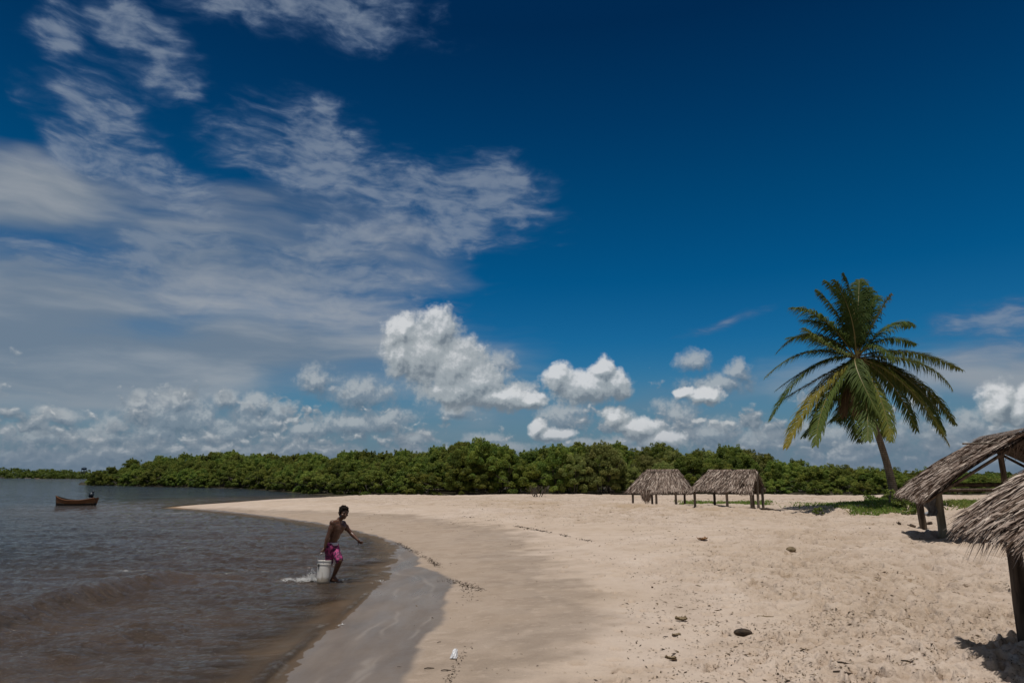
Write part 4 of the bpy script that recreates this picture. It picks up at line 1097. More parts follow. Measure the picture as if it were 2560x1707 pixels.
# ------------------------------------------------------------------ the man with the bucket
def remeshed(mb,voxel,smooth,name,mat,parent=None,disp=None):
    o=mb.build(name,mat,None,True)
    md=o.modifiers.new('r','REMESH'); md.mode='VOXEL'; md.voxel_size=voxel; md.use_smooth_shade=True
    s=o.modifiers.new('s','SMOOTH'); s.factor=.5; s.iterations=smooth
    dg=bpy.context.evaluated_depsgraph_get(); dg.update()
    me=bpy.data.meshes.new_from_object(o.evaluated_get(dg)); old=o.data
    o.modifiers.clear(); o.data=me; bpy.data.meshes.remove(old); me.name=name
    if disp is not None:
        P=np.empty(len(me.vertices)*3); me.vertices.foreach_get('co',P); P=P.reshape(-1,3)
        N=np.empty(len(me.vertices)*3); me.vertices.foreach_get('normal',N); N=N.reshape(-1,3)
        me.vertices.foreach_set('co',(P+N*disp(P)[:,None]).ravel()); me.update()
    me.polygons.foreach_set('use_smooth',[True]*len(me.polygons))
    if parent: o.parent=parent
    return o
YM=14.9
m0=at(836,1453,YM); MP=ground(836,1453,0.0); KM=MP.y/YM
def J(px,py,dy=0.0): return at(px,py,YM+dy)-m0
def cone(mb,a,b,r0,r1,n=12):
    """tapered capsule"""
    a,b=Vector(a),Vector(b); d=(b-a); L=d.length; d=d/L if L>1e-6 else Vector((0,0,1))
    pts=[];rs2=[]
    for k in range(5): t=k/4*math.pi/2; pts.append(a-d*r0*math.cos(t)); rs2.append(max(.0008,r0*math.sin(t)))
    for k in range(1,6): pts.append(a.lerp(b,k/6)); rs2.append(r0+(r1-r0)*k/6)
    for k in range(5): t=k/4*math.pi/2; pts.append(b+d*r1*math.sin(t)); rs2.append(max(.0008,r1*math.cos(t)))
    mb.tube(pts,rs2,n)
def ell(mb,c,rx,ry,rz,M=None,sub=3):
    bm=bmesh.new(); bmesh.ops.create_icosphere(bm,subdivisions=sub,radius=1); b0=len(mb.v)
    for v in bm.verts:
        q=Vector((v.co.x*rx,v.co.y*ry,v.co.z*rz)); q=M@q if M else q; mb.v.append(tuple(Vector(c)+q)); mb.a.append(0)
    for f_ in bm.faces: mb.f.append(tuple(b0+v.index for v in f_.verts)); mb.m.append(0)
    bm.free()
def basis(fwd,upv):
    f_=Vector(fwd).normalized(); r_=f_.cross(Vector(upv)).normalized(); u_=r_.cross(f_).normalized()
    return Matrix((r_,f_,u_)).transposed()          # local x right, y forward, z up
m_skin,setp,_=material('dark_skin'); n=noise(texco('Object'),18,4,.6,dim='3D')
setp(Base_Color=mixc(n.step(.3,.7),(.095,.043,.026),(.145,.068,.041)),Roughness=.38,Specular_IOR_Level=.5,Subsurface_Weight=.05,Subsurface_Radius=(.01,.004,.002))
body=MB()
sR,eR,wR,hR=J(831,1307,-.15),J(820,1338,-.19),J(812,1367,-.21),J(809,1376,-.21)
sL,eL,wL,hL=J(858,1308,.15),J(877,1332,.20),J(893,1348,.13),J(899,1354,.11)
neck,neck2,head=J(848,1300,.0),J(855,1292,-.01),J(859,1281.5,-.02)
chest,mid,waist,pel=J(842,1320,0),J(837,1336,0),J(830,1353,0),J(829,1367,0)
hipR,hipL=J(823,1370,-.07),J(834,1369,.07)
kL,aL,heL,toL=J(849,1401,-.16),J(834,1439,-.02),J(829,1449,-.01),J(851,1452,-.10)
kR,aR,heR,toR=J(824,1408,.0),J(808,1441,.16),J(805,1450,.17),J(824,1454,.08)
TB=basis((.62,-.78,-.12),chest-waist)              # chest turned to the camera's right
cone(body,pel,waist,.105,.098); cone(body,waist,mid,.098,.108); cone(body,mid,chest,.108,.115)
ell(body,chest+Vector((0,0,.0)),.165,.108,.15,TB); ell(body,mid,.125,.092,.13,TB); ell(body,waist,.118,.085,.10,TB)
RX=TB@Vector((1,0,0)); FW=TB@Vector((0,1,0)); UP=TB@Vector((0,0,1))
for s in (-1,1): ell(body,chest+RX*.078*s+FW*.062+UP*.05,.085,.045,.062,TB)       # chest muscles
cone(body,chest+UP*.10,neck,.085,.06); cone(body,neck,neck2,.056,.053)
cone(body,sR,neck-UP*.03,.052,.05); cone(body,sL,neck-UP*.03,.052,.05)
cone(body,sR,chest+RX*.08+UP*.02,.06,.09); cone(body,sL,chest-RX*.08+UP*.02,.06,.09)
for s_,e_,w_,h_ in ((sR,eR,wR,hR),(sL,eL,wL,hL)):
    ell(body,s_,.062,.062,.062); cone(body,s_,e_,.054,.040); m_=s_.lerp(e_,.45); ell(body,m_,.052,.05,.07)
    cone(body,e_,e_.lerp(w_,.35),.041,.044); cone(body,e_.lerp(w_,.35),w_,.044,.027); 
ell(body,hipR,.10,.10,.11); ell(body,hipL,.10,.10,.11)
for h_,k_,a_,he,to in ((hipL,kL,aL,heL,toL),(hipR,kR,aR,heR,toR)):
    cone(body,h_,k_,.092,.060); ell(body,k_,.060,.062,.066)
    c_=k_.lerp(a_,.33); cone(body,k_,c_,.055,.060); cone(body,c_,a_,.060,.036)
    cone(body,a_,he,.038,.036); cone(body,he,he.lerp(to,.65),.034,.030); cone(body,a_,he.lerp(to,.55),.034,.030)
    dv_=(to-he).normalized(); sv=dv_.cross(Vector((0,0,1))).normalized()
    for q in range(5): 
        b_=he.lerp(to,.62)+sv*(.032-.016*q); cone(body,b_,b_+dv_*(.075-.009*q)+Vector((0,0,-.006)),.0125-.001*q,.0105,8)
def hand(w_,h_,out,curl,thumb):
    """palm, four curled fingers of different lengths and a thumb from the side of the palm"""
    d_=(h_-w_).normalized(); o_=Vector(out); o_=(o_-d_*o_.dot(d_)).normalized(); s_=d_.cross(o_).normalized()
    pm=w_+d_*.048
    M_=Matrix((s_,d_,o_)).transposed(); ell(body,pm,.040,.050,.017,M_,2); cone(body,w_,pm,.026,.024)
    for q,L in enumerate((.072,.080,.076,.060)):
        b_=w_+d_*.088+s_*(.030-.020*q); p_=b_; dd=d_.copy()
        for sgm in range(3):
            ax=Quaternion(s_,-curl*(.55+.35*sgm)); dd=ax@dd; n_=p_+dd*L*(.42,.32,.26)[sgm]
            cone(body,p_,n_,.0100-.0008*sgm,.0094-.0010*sgm,8); p_=n_
    b_=w_+d_*.035+s_*thumb*.034; p_=b_; dd=(d_*.75+s_*thumb*.6+o_*.3).normalized()
    for sgm in range(2):
        n_=p_+dd*.036; cone(body,p_,n_,.0125,.0105,8); p_=n_; dd=(dd+o_*.35-s_*thumb*.35).normalized()
hand(wR,hR,(.9,-.3,0),1.25,1); hand(wL,hL,(-.3,-.7,-.5),.75,1)
# head with face
HB=basis((.58,-.78,-.16),(.10,.0,1)); hx=lambda x,y,z: head+HB@Vector((x*1.13,y*1.13,z*1.13))
ell(body,hx(0,-.010,.022),0.0859,0.1085,0.1062,HB); ell(body,hx(0,.028,-.048),0.0633,0.0701,0.0768,HB); ell(body,hx(0,.066,-.085),0.0294,0.0271,0.0249,HB)
cone(body,neck2,hx(0,-.015,-.05),.053,.055)
cone(body,hx(0,.088,.008),hx(0,.108,-.030),.010,.015,8); ell(body,hx(0,.098,-.034),0.0237,0.0158,0.0124,HB,2)          # nose
cone(body,hx(-.034,.082,.020),hx(.034,.082,.020),.011,.011,8)                                               # brow
ell(body,hx(0,.088,-.058),0.0282,0.0136,0.0090,HB,2); ell(body,hx(0,.085,-.069),0.0237,0.0136,0.0090,HB,2)                # lips
for s in (-1,1):
    ell(body,hx(.078*s,-.008,-.012),0.0113,0.0226,0.0362,HB,2); ell(body,hx(.045*s,.062,-.028),0.0271,0.0271,0.0226,HB,2)
man=empty('person',tuple(MP)); man.scale=(KM,KM,KM); tag(man,'bare-chested man in pink patterned shorts striding out of the water with a white bucket','person')
bo=remeshed(body,.0068,3,'body',m_skin,man)
m_eye,setp,_=material('eye'); setp(Base_Color=(.26,.23,.20),Roughness=.4)
m_pup,setp,_=material('pupil'); setp(Base_Color=(.01,.008,.006),Roughness=.15)
for s in (-1,1):
    eb=MB(); ell(eb,hx(.030*s,.083,.000),.012,.008,.007,HB,2); eo=eb.build('eye',m_eye,man,True)
    pb_=MB(); ell(pb_,hx(.030*s,.0895,.000),.0052,.003,.0055,HB,2); pb_.build('pupil',m_pup,eo,True)
m_hair,setp,_=material('black_hair'); n=noise(vmul(texco('Object'),(60,60,60)),1,3,.6,dim='3D'); setp(Specular_IOR_Level=.1,Base_Color=mixc(n.step(.3,.7),(.008,.006,.005),(.022,.016,.012)),Roughness=.9,Normal=bump(n,1,.01))
hair=MB(); ell(hair,hx(0,-.022,.044),0.0972,0.1130,0.0994,HB); ell(hair,hx(0,-.050,-.005),0.0881,0.0723,0.0960,HB); ell(hair,hx(.0,.052,.092),0.0701,0.0508,0.0294,HB)
for s in (-1,1): ell(hair,hx(.072*s,.012,.028),0.0181,0.0339,0.0565,HB)
for k in range(34):
    a=random.uniform(0,6.28); b_=random.uniform(.15,1.25); v=Vector((math.cos(a)*math.sin(b_)*.086,math.sin(a)*math.sin(b_)*.1-.02,math.cos(b_)*.088+.045)); ell(hair,head+HB@(v*1.13),.017,.017,.014,HB,1)
remeshed(hair,.006,1,'hair',m_hair,man,lambda P:(fbm3(P*42,3)-.5)*.014)
# shorts
m_short,setp,_=material('pink_shorts'); v=texco('Object'); a1=noise(v,13,3,.55,dim='3D',dist=1.2); a2=voro(v,16,1,.5,dim='3D'); a3=noise(v,24,2,.5,dim='3D',dist=.8)
c=mixc(a1.step(.48,.54),(.085,.010,.050),(.43,.05,.18)); c=mixc(a2.step(.30,.20),c,(.66,.42,.54)); c=mixc(a3.step(.55,.62),c,(.025,.006,.04))
setp(Base_Color=c,Roughness=.75)
sh=MB()
cone(sh,pel+Vector((0,0,.04)),pel+Vector((0,0,-.03)),.118,.125); ell(sh,hipR,.112,.112,.12); ell(sh,hipL,.112,.112,.12)
for h_,k_,e_ in ((hipL,kL,.93),(hipR,kR,.86)):
    q=h_.lerp(k_,e_); cone(sh,h_,h_.lerp(k_,.55),.108,.092); cone(sh,h_.lerp(k_,.5),q,.092,.084)
so_=remeshed(sh,.009,3,'shorts',m_short,man,lambda P:(fbm3(P*np.array([13,13,7]),3,4)-.5)*.030)
m_band,setp,_=material('white_band'); setp(Base_Color=(.55,.52,.60),Roughness=.8)
wbm=MB(); wc=J(829.5,1358.5); wa=(waist-pel).normalized(); ws_=wa.cross(Vector((0,1,0))).normalized(); wt_=wa.cross(ws_)
for i in range(33):
    a=2*math.pi*i/32
    for r_,z_ in ((.108,.028),(.120,.024),(.124,-.030),(.108,-.034)):
        wbm.v.append(tuple(wc+ws_*(math.cos(a)*r_*1.02)+wt_*(math.sin(a)*r_*.98)+wa*z_)); wbm.a.append(0)
for i in range(32):
    for j in range(3): a=i*4+j; wbm.f.append((a,a+4,a+5,a+1)); wbm.m.append(0)
wbm.build('waistband',m_band,man,True)

# bucket held in his right hand
m_pail,setp,_=material('white_plastic'); v=texco('Object'); sx=E.tree.nodes.new('ShaderNodeSeparateXYZ'); E.tree.links.new(v.k,sx.inputs[0]); z_=E(sx.outputs[2])
nn=noise(v,7,5,.6,dim='3D'); st=noise(vmul(v,(22,22,3)),1,4,.6,dim='3D')
c=mixc(nn.step(.4,.75)*.4,(.86,.81,.75),(.70,.63,.54)); c=mixc((st.step(.60,.72))*.5,c,(.25,.20,.14)); c=mixc(((z_*-1+.16)+(nn-.5)*.15).step(.0,.10)*.8,c,(.30,.235,.16))
setp(Base_Color=c,Roughness=.45)
bk_=ground(807.5,1455.5,0.0); bk_.z=-.015
bucket=empty('bucket',tuple(bk_)); bucket.rotation_euler=(R(-5),R(0.5),.0); KB=.86*KM; bucket.scale=(KB,KB,KB*1.05); tag(bucket,'tall white plastic bucket carried by the man, its base in the water','bucket')
b=MB(); b.lathe([(0,.0),(.142,.0),(.150,.008),(.152,.05),(.160,.42),(.160,.488),(.154,.488),(.150,.42),(.144,.05),(.138,.02),(0,.018)],40); b.build('pail',m_pail,bucket,True)
b=MB(); b.lathe([(.161,.470),(.170,.474),(.171,.492),(.166,.497),(.156,.497),(.154,.488)],40); b.lathe([(.160,.400),(.168,.403),(.168,.414),(.160,.417)],40); b.lathe([(.160,.430),(.166,.432),(.166,.440),(.160,.442)],40); b.build('rim',m_pail,bucket,True)
m_lug,setp,_=material('lug'); setp(Base_Color=(.07,.06,.05),Roughness=.6); m_wire,setp,_=material('wire'); setp(Base_Color=(.30,.29,.28),Metallic=.8,Roughness=.4)
hw=MP+(hR+(hR-wR).normalized()*.052)*KM; inv=Matrix.Translation(bk_)@bucket.rotation_euler.to_matrix().to_4x4()@Matrix.Diagonal((KB,KB,KB*1.05,1)); hl=inv.inverted()@hw
ax=Vector((-.62,-.78,0)).normalized()
for s in (-1,1):
    b=MB(); c=ax*.163*s+Vector((0,0,.395)); ell(b,c,.026,.026,.032); cone(b,c+Vector((0,0,-.03)),c+Vector((.0,0,-.085)),.010,.004,8); b.build('handle_lug',m_lug,bucket,True)
b=MB(); pts=[]
for i in range(21):
    t=i/20; a=math.pi*t; p=ax*(.178*math.cos(a)); k=math.sin(a); top=hl; q=Vector((0,0,.40))+p; q=q+(Vector((top.x,top.y,top.z))-Vector((0,0,.40)))*(k**.8); pts.append(q)
b.tube(pts,.0038,8); b.build('wire_handle',m_wire,bucket,True)
b=MB(); b.tube([hl+ax*.05,hl,hl-ax*.05],.011,10); b.build('grip',m_pail,bucket,True)

# spray kicked up by bucket and feet
m_drop,setp,_=material('spray'); setp(Base_Color=(.78,.77,.75),Roughness=.25,Specular_IOR_Level=.5,Alpha=.9)
spb=MB(); rnd=random.Random(12)
def spray(px,py,n,rx,hz,y0):
    c=ground(px,py,.0)
    for k in range(n):
        a=rnd.uniform(0,6.28); q=abs(rnd.gauss(0,.5)); p=Vector((c.x+math.cos(a)*q*rx,c.y+math.sin(a)*q*.25,.015+abs(rnd.gauss(0,.42))*hz*(1-min(1,q)*.7)))
        r=rnd.uniform(.002,.0075)*(1.3 if p.z<.05 else .8); ell(spb,p,r*rnd.uniform(.8,2.2),r,r*rnd.uniform(.6,1.3),None,1)
spray(778,1452,900,.30,.24,0); spray(758,1452,460,.26,.09,0); spray(853,1452,26,.22,.04,0); spray(948,1455,24,.2,.04,0); spray(725,1452,50,.25,.04,0); spray(851,1566,14,.12,.04,0)
o=spb.build('water_spray',m_drop,None,True); tag(o,'white spray and bubbles churned up around the bucket and at the wave edge','spray',kind='stuff')

# ------------------------------------------------------------------ boat
m_hull,setp,_=material('hull_paint'); v=texco('Object'); sx=E.tree.nodes.new('ShaderNodeSeparateXYZ'); E.tree.links.new(v.k,sx.inputs[0]); z_=E(sx.outputs[2])
nn=noise(vmul(v,(3,3,14)),1,5,.6,dim='3D'); c=mixc(nn.step(.3,.7),(.17,.058,.016),(.27,.105,.028)); c=mixc(z_.step(.16,.11),c,(.022,.016,.013))
setp(Base_Color=c,Roughness=.6)
m_dark,setp,_=material('dark_wood'); setp(Base_Color=mixc(noise(texco('Object'),8,4,.6,dim='3D'),(.02,.015,.012),(.07,.05,.035)),Roughness=.7)
YB=55.4; bl=at(142,1262.5,YB); br=at(235,1262.5,YB); boat=empty('boat',((bl.x+br.x)/2,YB,0),0.06); tag(boat,'small brown wooden boat with a dark outboard motor, moored off the sand spit','boat')
Lb=(br.x-bl.x); hb=MB(); ns=22; prof=[]
def sec(u):
    x=-Lb/2+Lb*u; g=.38+.32*(1-min(1,u/.45))**2*1.0+.20*max(0,(u-.55)/.45)**1.8
    bm_w=.48*min(1,(u/.33)**.6)*(1-.28*max(0,(u-.6)/.4)**1.5); return x,g,bm_w
inn=MB()
for i in range(ns+1):
    u=max(.004,i/ns); x,g,w_=sec(u); rk=(.10*(u-.5) if u>.5 else -.06*(.5-u)*2)
    row=[]
    for k in range(9):
        q=k/8; y=w_*math.sin(q*math.pi/2)**.7; z=-.16+(g+.16)*(1-math.cos(q*math.pi/2))**.9
        row.append((x+rk*(z/.6)*(2 if u>.9 else 1),y,z))
    prof.append(row)
def skin(mb,off):
    for sg in (1,-1):
        b0=len(mb.v)
        for row in prof:
            for (x,y,z) in row: mb.v.append((x*(1-.02*off),sg*max(0,y-.03*off),z+.03*off)); mb.a.append(0)
        for i in range(ns):
            for k in range(8):
                a=b0+i*9+k; mb.f.append((a,a+9,a+10,a+1) if sg>0 else (a,a+1,a+10,a+9)); mb.m.append(0)
skin(hb,0)
for r_ in (prof[-1],):
    b0=len(hb.v); L=[(x,y,z) for x,y,z in r_]+[(x,-y,z) for x,y,z in reversed(r_)]
    for p in L: hb.v.append(p); hb.a.append(0)
    hb.f.append(tuple(range(b0,b0+len(L)))); hb.m.append(0)
hb.build('hull',m_hull,boat,True); skin(inn,1); inn.build('inner_planking',m_dark,boat,True)
for sg in (1,-1):
    g=MB(); g.tube([(r_[-1][0],sg*r_[-1][1],r_[-1][2]+.01) for r_ in prof],.028,6); g.build('gunwale',m_hull if sg<0 else m_dark,boat,True)
    g=MB(); g.tube([(r_[5][0],sg*(r_[5][1]+.012),r_[5][2]) for r_ in prof],.018,5); g.build('strake',m_dark,boat,True)
g=MB(); x,gz_,_w=sec(.004); g.tube([(x+.03,0,-.16),(x-.02,0,.2),(x-.10,0,gz_+.08)],[.05,.045,.04],6); g.build('stem_post',m_dark,boat,True)
for u in (.35,.62): x,gg,w_=sec(u); g=MB(); g.box((x-.09,-w_*.9,gg-.12),(x+.09,w_*.9,gg-.09)); g.build('thwart',m_dark,boat)
m_motor,setp,_=material('motor_blue'); setp(Base_Color=(.012,.022,.035),Roughness=.4)
mo=empty('outboard_motor',(Lb/2-.36,0,.62),0,boat)
def bev(mb,lo,hi,r,M=None):
    bm=bmesh.new(); bmesh.ops.create_cube(bm,size=1); 
    for v_ in bm.verts: v_.co=Vector(((lo[i]+hi[i])/2+v_.co[i]*(hi[i]-lo[i]) for i in range(3)))
    bmesh.ops.bevel(bm,geom=bm.edges[:],offset=r,segments=3,affect='EDGES'); b0=len(mb.v); bm.verts.index_update()
    for v_ in bm.verts: mb.v.append(tuple(M@v_.co if M else v_.co)); mb.a.append(0)
    for f_ in bm.faces: mb.f.append(tuple(b0+q.index for q in f_.verts)); mb.m.append(0)
    bm.free()
g=MB(); bev(g,(-.17,-.14,-.02),(.15,.14,.36),.05,Matrix.Rotation(.10,4,'Y')); g.build('cowl',m_motor,mo,True)
g=MB(); bev(g,(.05,-.05,.33),(.20,.05,.50),.03); g.build('tiller_head',m_motor,mo,True)
g=MB(); g.tube([(.12,0,.0),(.34,0,-.35),(.50,0,-.75)],[.06,.05,.03],8); g.build('shaft',m_motor,mo,True)

# ------------------------------------------------------------------ lookout on the far shore
Yt=470; tw=at(209,1180,Yt); tower=empty('water_tower',(tw.x,Yt,0)); tag(tower,'tiny blue-roofed tower on legs above the far shore trees, beyond the boat','tower')
m_tower,setp,_=material('tower_blue'); setp(Base_Color=(.035,.065,.11),Roughness=.7); m_leg,setp,_=material('tower_leg'); setp(Base_Color=(.09,.10,.11),Roughness=.8)
zb=at(209,1174.5,Yt).z; ztp=at(209,1167,Yt).z
g=MB(); g.box((-1.15,-1.1,zb),(1.15,1.1,zb+1.2)); g.build('cabin',m_tower,tower)
g=MB(); k=len(g.v); g.v+=[(-1.5,-1.4,zb+1.2),(1.5,-1.4,zb+1.2),(1.5,1.4,zb+1.2),(-1.5,1.4,zb+1.2),(-.5,0,ztp),(.5,0,ztp)]; g.a+=[0]*6; g.f+=[(0,1,5,4),(1,2,5),(2,3,4,5),(3,0,4),(3,2,1,0)]; g.m+=[0]*5; g.build('roof',m_tower,tower)
for sx_ in (-1,1):
    for sy_ in (-1,1): g=MB(); g.tube([(sx_*1.5,sy_*1.5,0),(sx_*1.0,sy_*1.0,zb)],.16,6); g.build('leg',m_leg,tower)
o=empty('far_palm',(0,0,0)); tp_=at(232,1181,Yt); o.location=(tp_.x,Yt,0); tag(o,'tiny lone tree spike beside the tower on the far shore','tree')
Q,t=leaves(np.array([(0,0,3.4),(0,0,4.2),(.3,0,3.9)]),np.array([.7,.6,.6]),40,.3,np.array([.1,.1,.1])); c_=bpy.data.objects.new('crown',quads_mesh('crown',Q,t,m_leaf)); COL.objects.link(c_); c_.parent=o
g=MB(); g.tube([(0,0,0),(0,0,4)],.15,6); g.build('trunk',m_bark,o)
o.name='lone_tree'

# ------------------------------------------------------------------ litter on the sand
m_lit,setp,_=material('beach_debris'); t=attr('tone'); setp(Base_Color=ramp(t,[(0,(.022,.016,.012)),(.45,(.085,.058,.036)),(.75,(.20,.14,.08)),(1,(.42,.33,.23))]),Roughness=.85,Specular_IOR_Level=.15)
rng=np.random.default_rng(77); rnd=random.Random(77)
def flake(mb,p,s,tone):
    a=rnd.uniform(0,3.14); n_=Vector((rnd.gauss(0,.25),rnd.gauss(0,.25),1)).normalized(); x=Vector((math.cos(a),math.sin(a),0)); x=(x-n_*x.dot(n_)).normalized(); y=n_.cross(x)
    l=s*rnd.uniform(.7,1.9); w_=s*rnd.uniform(.15,.45); k=rnd.uniform(.05,.35)*s; c=Vector(p)+Vector((0,0,.006))
    mb.quad(c-x*l,c-y*w_+n_*k,c+x*l*.9,c+y*w_+n_*k*.6,tone)
lit=MB()
cnt=0
while cnt<11000:
    px=rnd.uniform(900,2600); py=1246+465*rnd.random()**1.25
    wgt=min(1,max(0,(px-1250)/700))*.9+.1
    if py<1330: wgt=max(wgt,.55 if px>1100 else .2)
    if px<1000+ (1707-py)*.0 and py>1330: wgt=.0
    if px<1560 and py>1400: wgt*=.16
    if 1200<px<1900 and py<1300: wgt=.9
    if rnd.random()>wgt: continue
    cl=vnoise(np.array([px*.012]),np.array([py*.03]),5)[0]
    if rnd.random()>cl*1.5-.15: continue
    p=gfine(px,py); r=p.length; s=rnd.uniform(.004,.012)*(1+.085*r)*(1 if rnd.random()<.95 else 2.0)
    flake(lit,p,s,min(1,max(0,rnd.gauss(.55,.25)))); cnt+=1
o=lit.build('beach_litter',m_lit); tag(o,'scattered dry leaf bits, twigs and shell crumbs over the dry sand','debris',kind='stuff')
wrk=MB()
def wrack(pix,n,spread,smin,smax,tmean):
    pts=[gfine(*q) for q in pix]
    seg=[(pts[i+1]-pts[i]).length for i in range(len(pts)-1)]; tot=sum(seg)
    for k in range(n):
        t_=rnd.random()*tot; i=0
        while t_>seg[i] and i<len(seg)-1: t_-=seg[i]; i+=1
        p=pts[i].lerp(pts[i+1],t_/seg[i]); cl=vnoise(np.array([p.x*2.3]),np.array([p.y*1.1]),9)[0]
        if rnd.random()>cl*1.9-.45: continue
        p=p+Vector((rnd.gauss(0,spread),rnd.gauss(0,spread*1.6),0)); p.z=grid_z(p.x,p.y); flake(wrk,p,rnd.uniform(smin,smax),min(1,max(0,rnd.gauss(tmean,.14))))
wrack([(985,1352),(1040,1380),(1072,1398),(1098,1418),(1118,1440),(1136,1453),(1162,1464)],1100,.055,.010,.032,.16)
wrack([(1095,1452),(1130,1452),(1165,1462),(1205,1478)],240,.07,.012,.034,.2)
wrack([(1165,1470),(1175,1500),(1150,1515),(1168,1525),(1172,1545),(1150,1570),(1185,1575),(1205,1560)],480,.08,.01,.032,.16)
wrack([(1180,1580),(1172,1615),(1155,1640),(1140,1665),(1128,1690),(1115,1712)],170,.035,.008,.022,.2)
wrack([(1280,1312),(1330,1323),(1372,1331),(1400,1336),(1445,1347),(1500,1356),(1562,1368)],420,.06,.02,.06,.2)
wrack([(1150,1290),(1250,1300),(1330,1296)],120,.15,.02,.06,.3)
o=wrk.build('seaweed_line',m_lit); tag(o,'broken dark line of seaweed and leaf scraps along the edge of the wet sand','seaweed',kind='stuff')

m_husk,setp,_=material('coconut_husk'); n=noise(vmul(texco('Object'),(4,22,22)),1.5,5,.6,dim='3D'); setp(Base_Color=mixc(n.step(.3,.7),(.018,.013,.010),(.085,.055,.032)),Roughness=.9,Normal=bump(n,1,.02))
m_husk2,setp,_=material('dry_husk'); n=noise(vmul(texco('Object'),(4,22,22)),1.5,5,.6,dim='3D'); setp(Base_Color=mixc(n.step(.3,.7),(.12,.085,.045),(.26,.19,.11)),Roughness=.9,Normal=bump(n,1,.02))
m_ochre,setp,_=material('dry_leaf'); n=noise(texco('Object'),9,4,.6,dim='3D'); setp(Base_Color=mixc(n.step(.3,.7),(.20,.10,.045),(.38,.23,.12)),Roughness=.85)
def item(name,px,py,label,cat,r,squash,mat,rz,kind='blob',seed=1):
    g=gfine(px,py); b=MB()
    if kind=='blob':
        b.blob((0,0,0),r,3,.14,2.4,seed=seed,squash=squash)
        # a split end with fibres
        for k in range(14):
            a=rnd.uniform(-1,1); p=Vector((squash[0]*r*.85,a*squash[1]*r*.5,rnd.uniform(-.3,.5)*r*squash[2])); b.tube([p,p+Vector((r*.35*rnd.random(),a*r*.1,rnd.uniform(-.1,.1)*r))],[r*.05,r*.015],4)
    elif kind=='shell':                                            # curled piece of husk, open side up
        nu,nv=12,7
        for sgn in (0,1):
            for i in range(nu+1):
                for j in range(nv+1):
                    u=-1+2*i/nu; v_=-1+2*j/nv; hgt=r*.38*(u*u*.8+v_*v_*.9)*(1+.2*math.sin(i*2+seed)); b.v.append((u*r*squash[0]*(1-.2*v_*v_),v_*r*squash[1]*(1-.35*u*u),hgt*squash[2]+sgn*.012)); b.a.append(0)
        N_=(nu+1)*(nv+1)
        for i in range(nu):
            for j in range(nv):
                a=i*(nv+1)+j; b.f.append((a,a+1,a+nv+2,a+nv+1)); b.m.append(0); a+=N_; b.f.append((a,a+nv+1,a+nv+2,a+1)); b.m.append(0)
    elif kind=='stick':
        b.tube([(-r,0,.0),(-r*.3,r*.08,r*.08),(r*.3,-r*.03,r*.05),(r,r*.05,.0)],[r*.09,r*.11,r*.1,r*.05],7,wob=.3); b.tube([(0,0,r*.05),(r*.25,r*.3,r*.15)],[r*.06,r*.02],5)
    o=b.build(name,mat,None,True); o.location=g+Vector((0,0,r*squash[2]*.55 if kind=='blob' else .01)); o.rotation_euler=(rnd.uniform(-.1,.1),rnd.uniform(-.1,.1),rz); tag(o,label,cat); return o
item('coconut_husk',1858,1583,'blackened coconut husk, the largest dark piece on the open sand in front','husk',.085,(1.5,.9,.55),m_husk,.25,seed=1)
item('coconut_husk',1978,1379,'olive-brown coconut husk half buried below the distant shelters and grass','husk',.13,(1.15,.8,.62),m_husk2,.6,seed=2)
item('dry_leaf',1757,1350,'orange-brown curled dry leaf on the trampled slope','leaf',.14,(1.2,.9,.8),m_ochre,.3,'shell',3)
item('husk_shell',1703,1552,'curved husk shell lying open with a dark rim, left of the black husk','husk',.075,(1.25,.8,.9),m_husk2,.1,'shell',4)
item('husk_shell',1677,1650,'pale curved husk shell half sunk in sand near the bottom','husk',.055,(1.3,.8,.8),m_husk2,-.1,'shell',5)
item('husk_shell',1692,1594,'small brown husk scrap below the open husk shell','husk',.045,(1.5,.7,.7),m_husk2,.2,'shell',6)
item('driftwood',1664,1593,'small dark driftwood crumb beside the brown husk scrap','driftwood',.05,(1,1,1),m_husk,.6,'stick')
item('driftwood',1855,1610,'tiny dark wood chip just below the black husk','driftwood',.045,(1,1,1),m_husk,.1,'stick')
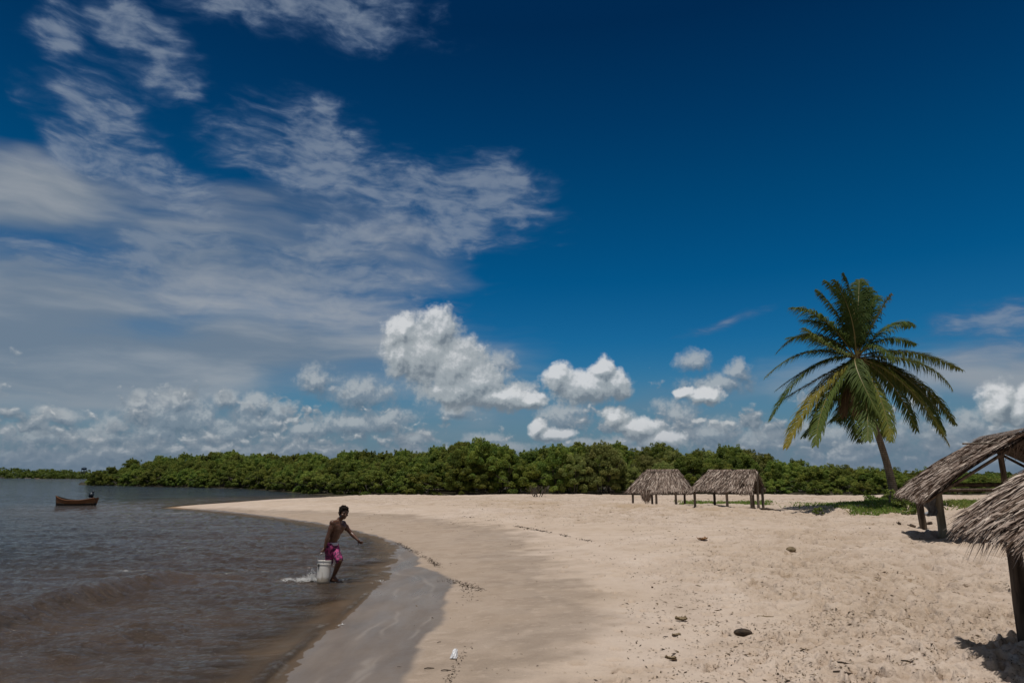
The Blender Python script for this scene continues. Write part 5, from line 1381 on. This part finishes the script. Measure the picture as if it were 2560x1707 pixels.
item('driftwood',2108,1683,'dark straight driftwood stick near the bottom right','driftwood',.10,(1,1,1),m_husk,-.1,'stick')
item('driftwood',2110,1660,'forked twig cluster just above the dark straight stick','driftwood',.09,(1,1,1),m_husk,-.5,'stick')
item('driftwood',2271,1652,'short black twig left of the near shelter shadow','driftwood',.07,(1,1,1),m_husk,-.5,'stick')
item('driftwood',1905,1543,'long thin half-buried stick right of the black husk','driftwood',.17,(1,1,1),m_husk2,-.12,'stick')
item('driftwood',1073,1672,'dark driftwood chip on the wet sand left of the white cup','driftwood',.06,(1,1,1),m_husk,.3,'stick')
item('driftwood',1115,1677,'dark bark piece on the damp sand just below the white cup','driftwood',.06,(1,1,1),m_husk,.15,'stick')
item('driftwood',998,1668,'tiny black chip alone on the grey wet sand','driftwood',.025,(1,1,1),m_husk,0,'stick')
item('driftwood',1098,1606,'black seaweed lump at the tip of the wet sand','driftwood',.035,(1,1,1),m_husk,.8,'stick')
item('driftwood',1925,1275,'dark branch lying on the sand at the foot of the right distant shelter','driftwood',.55,(1,1,1),m_husk,-.5,'stick')
# crumpled white cup
m_cup,setp,_=material('white_litter'); setp(Base_Color=(.80,.80,.82),Roughness=.4)
g=gfine(1134,1646); b=MB(); nu=18
for ring,(r_,z_) in enumerate(((.052,0),(.050,.03),(.043,.07),(.036,.11),(.030,.125),(.0005,.128))):
    for i in range(nu):
        a=2*math.pi*i/nu; k=1+.22*math.sin(3*a+ring*1.1)+.10*math.sin(7*a-ring*2); b.v.append((r_*k*math.cos(a)+.012*ring*.3,r_*k*math.sin(a)*.8,z_*(1+.12*math.sin(2*a+ring)))); b.a.append(0)
for q in range(5):
    for i in range(nu): a=q*nu+i; c=q*nu+(i+1)%nu; b.f.append((a,c,c+nu,a+nu)); b.m.append(0)
o=b.build('plastic_cup',m_cup,None,False); o.location=g+Vector((0,0,.004)); o.scale=(.8,.8,.8); o.rotation_euler=(R(-14),R(10),.4); tag(o,'crumpled white plastic cup upside down by the seaweed line','cup')
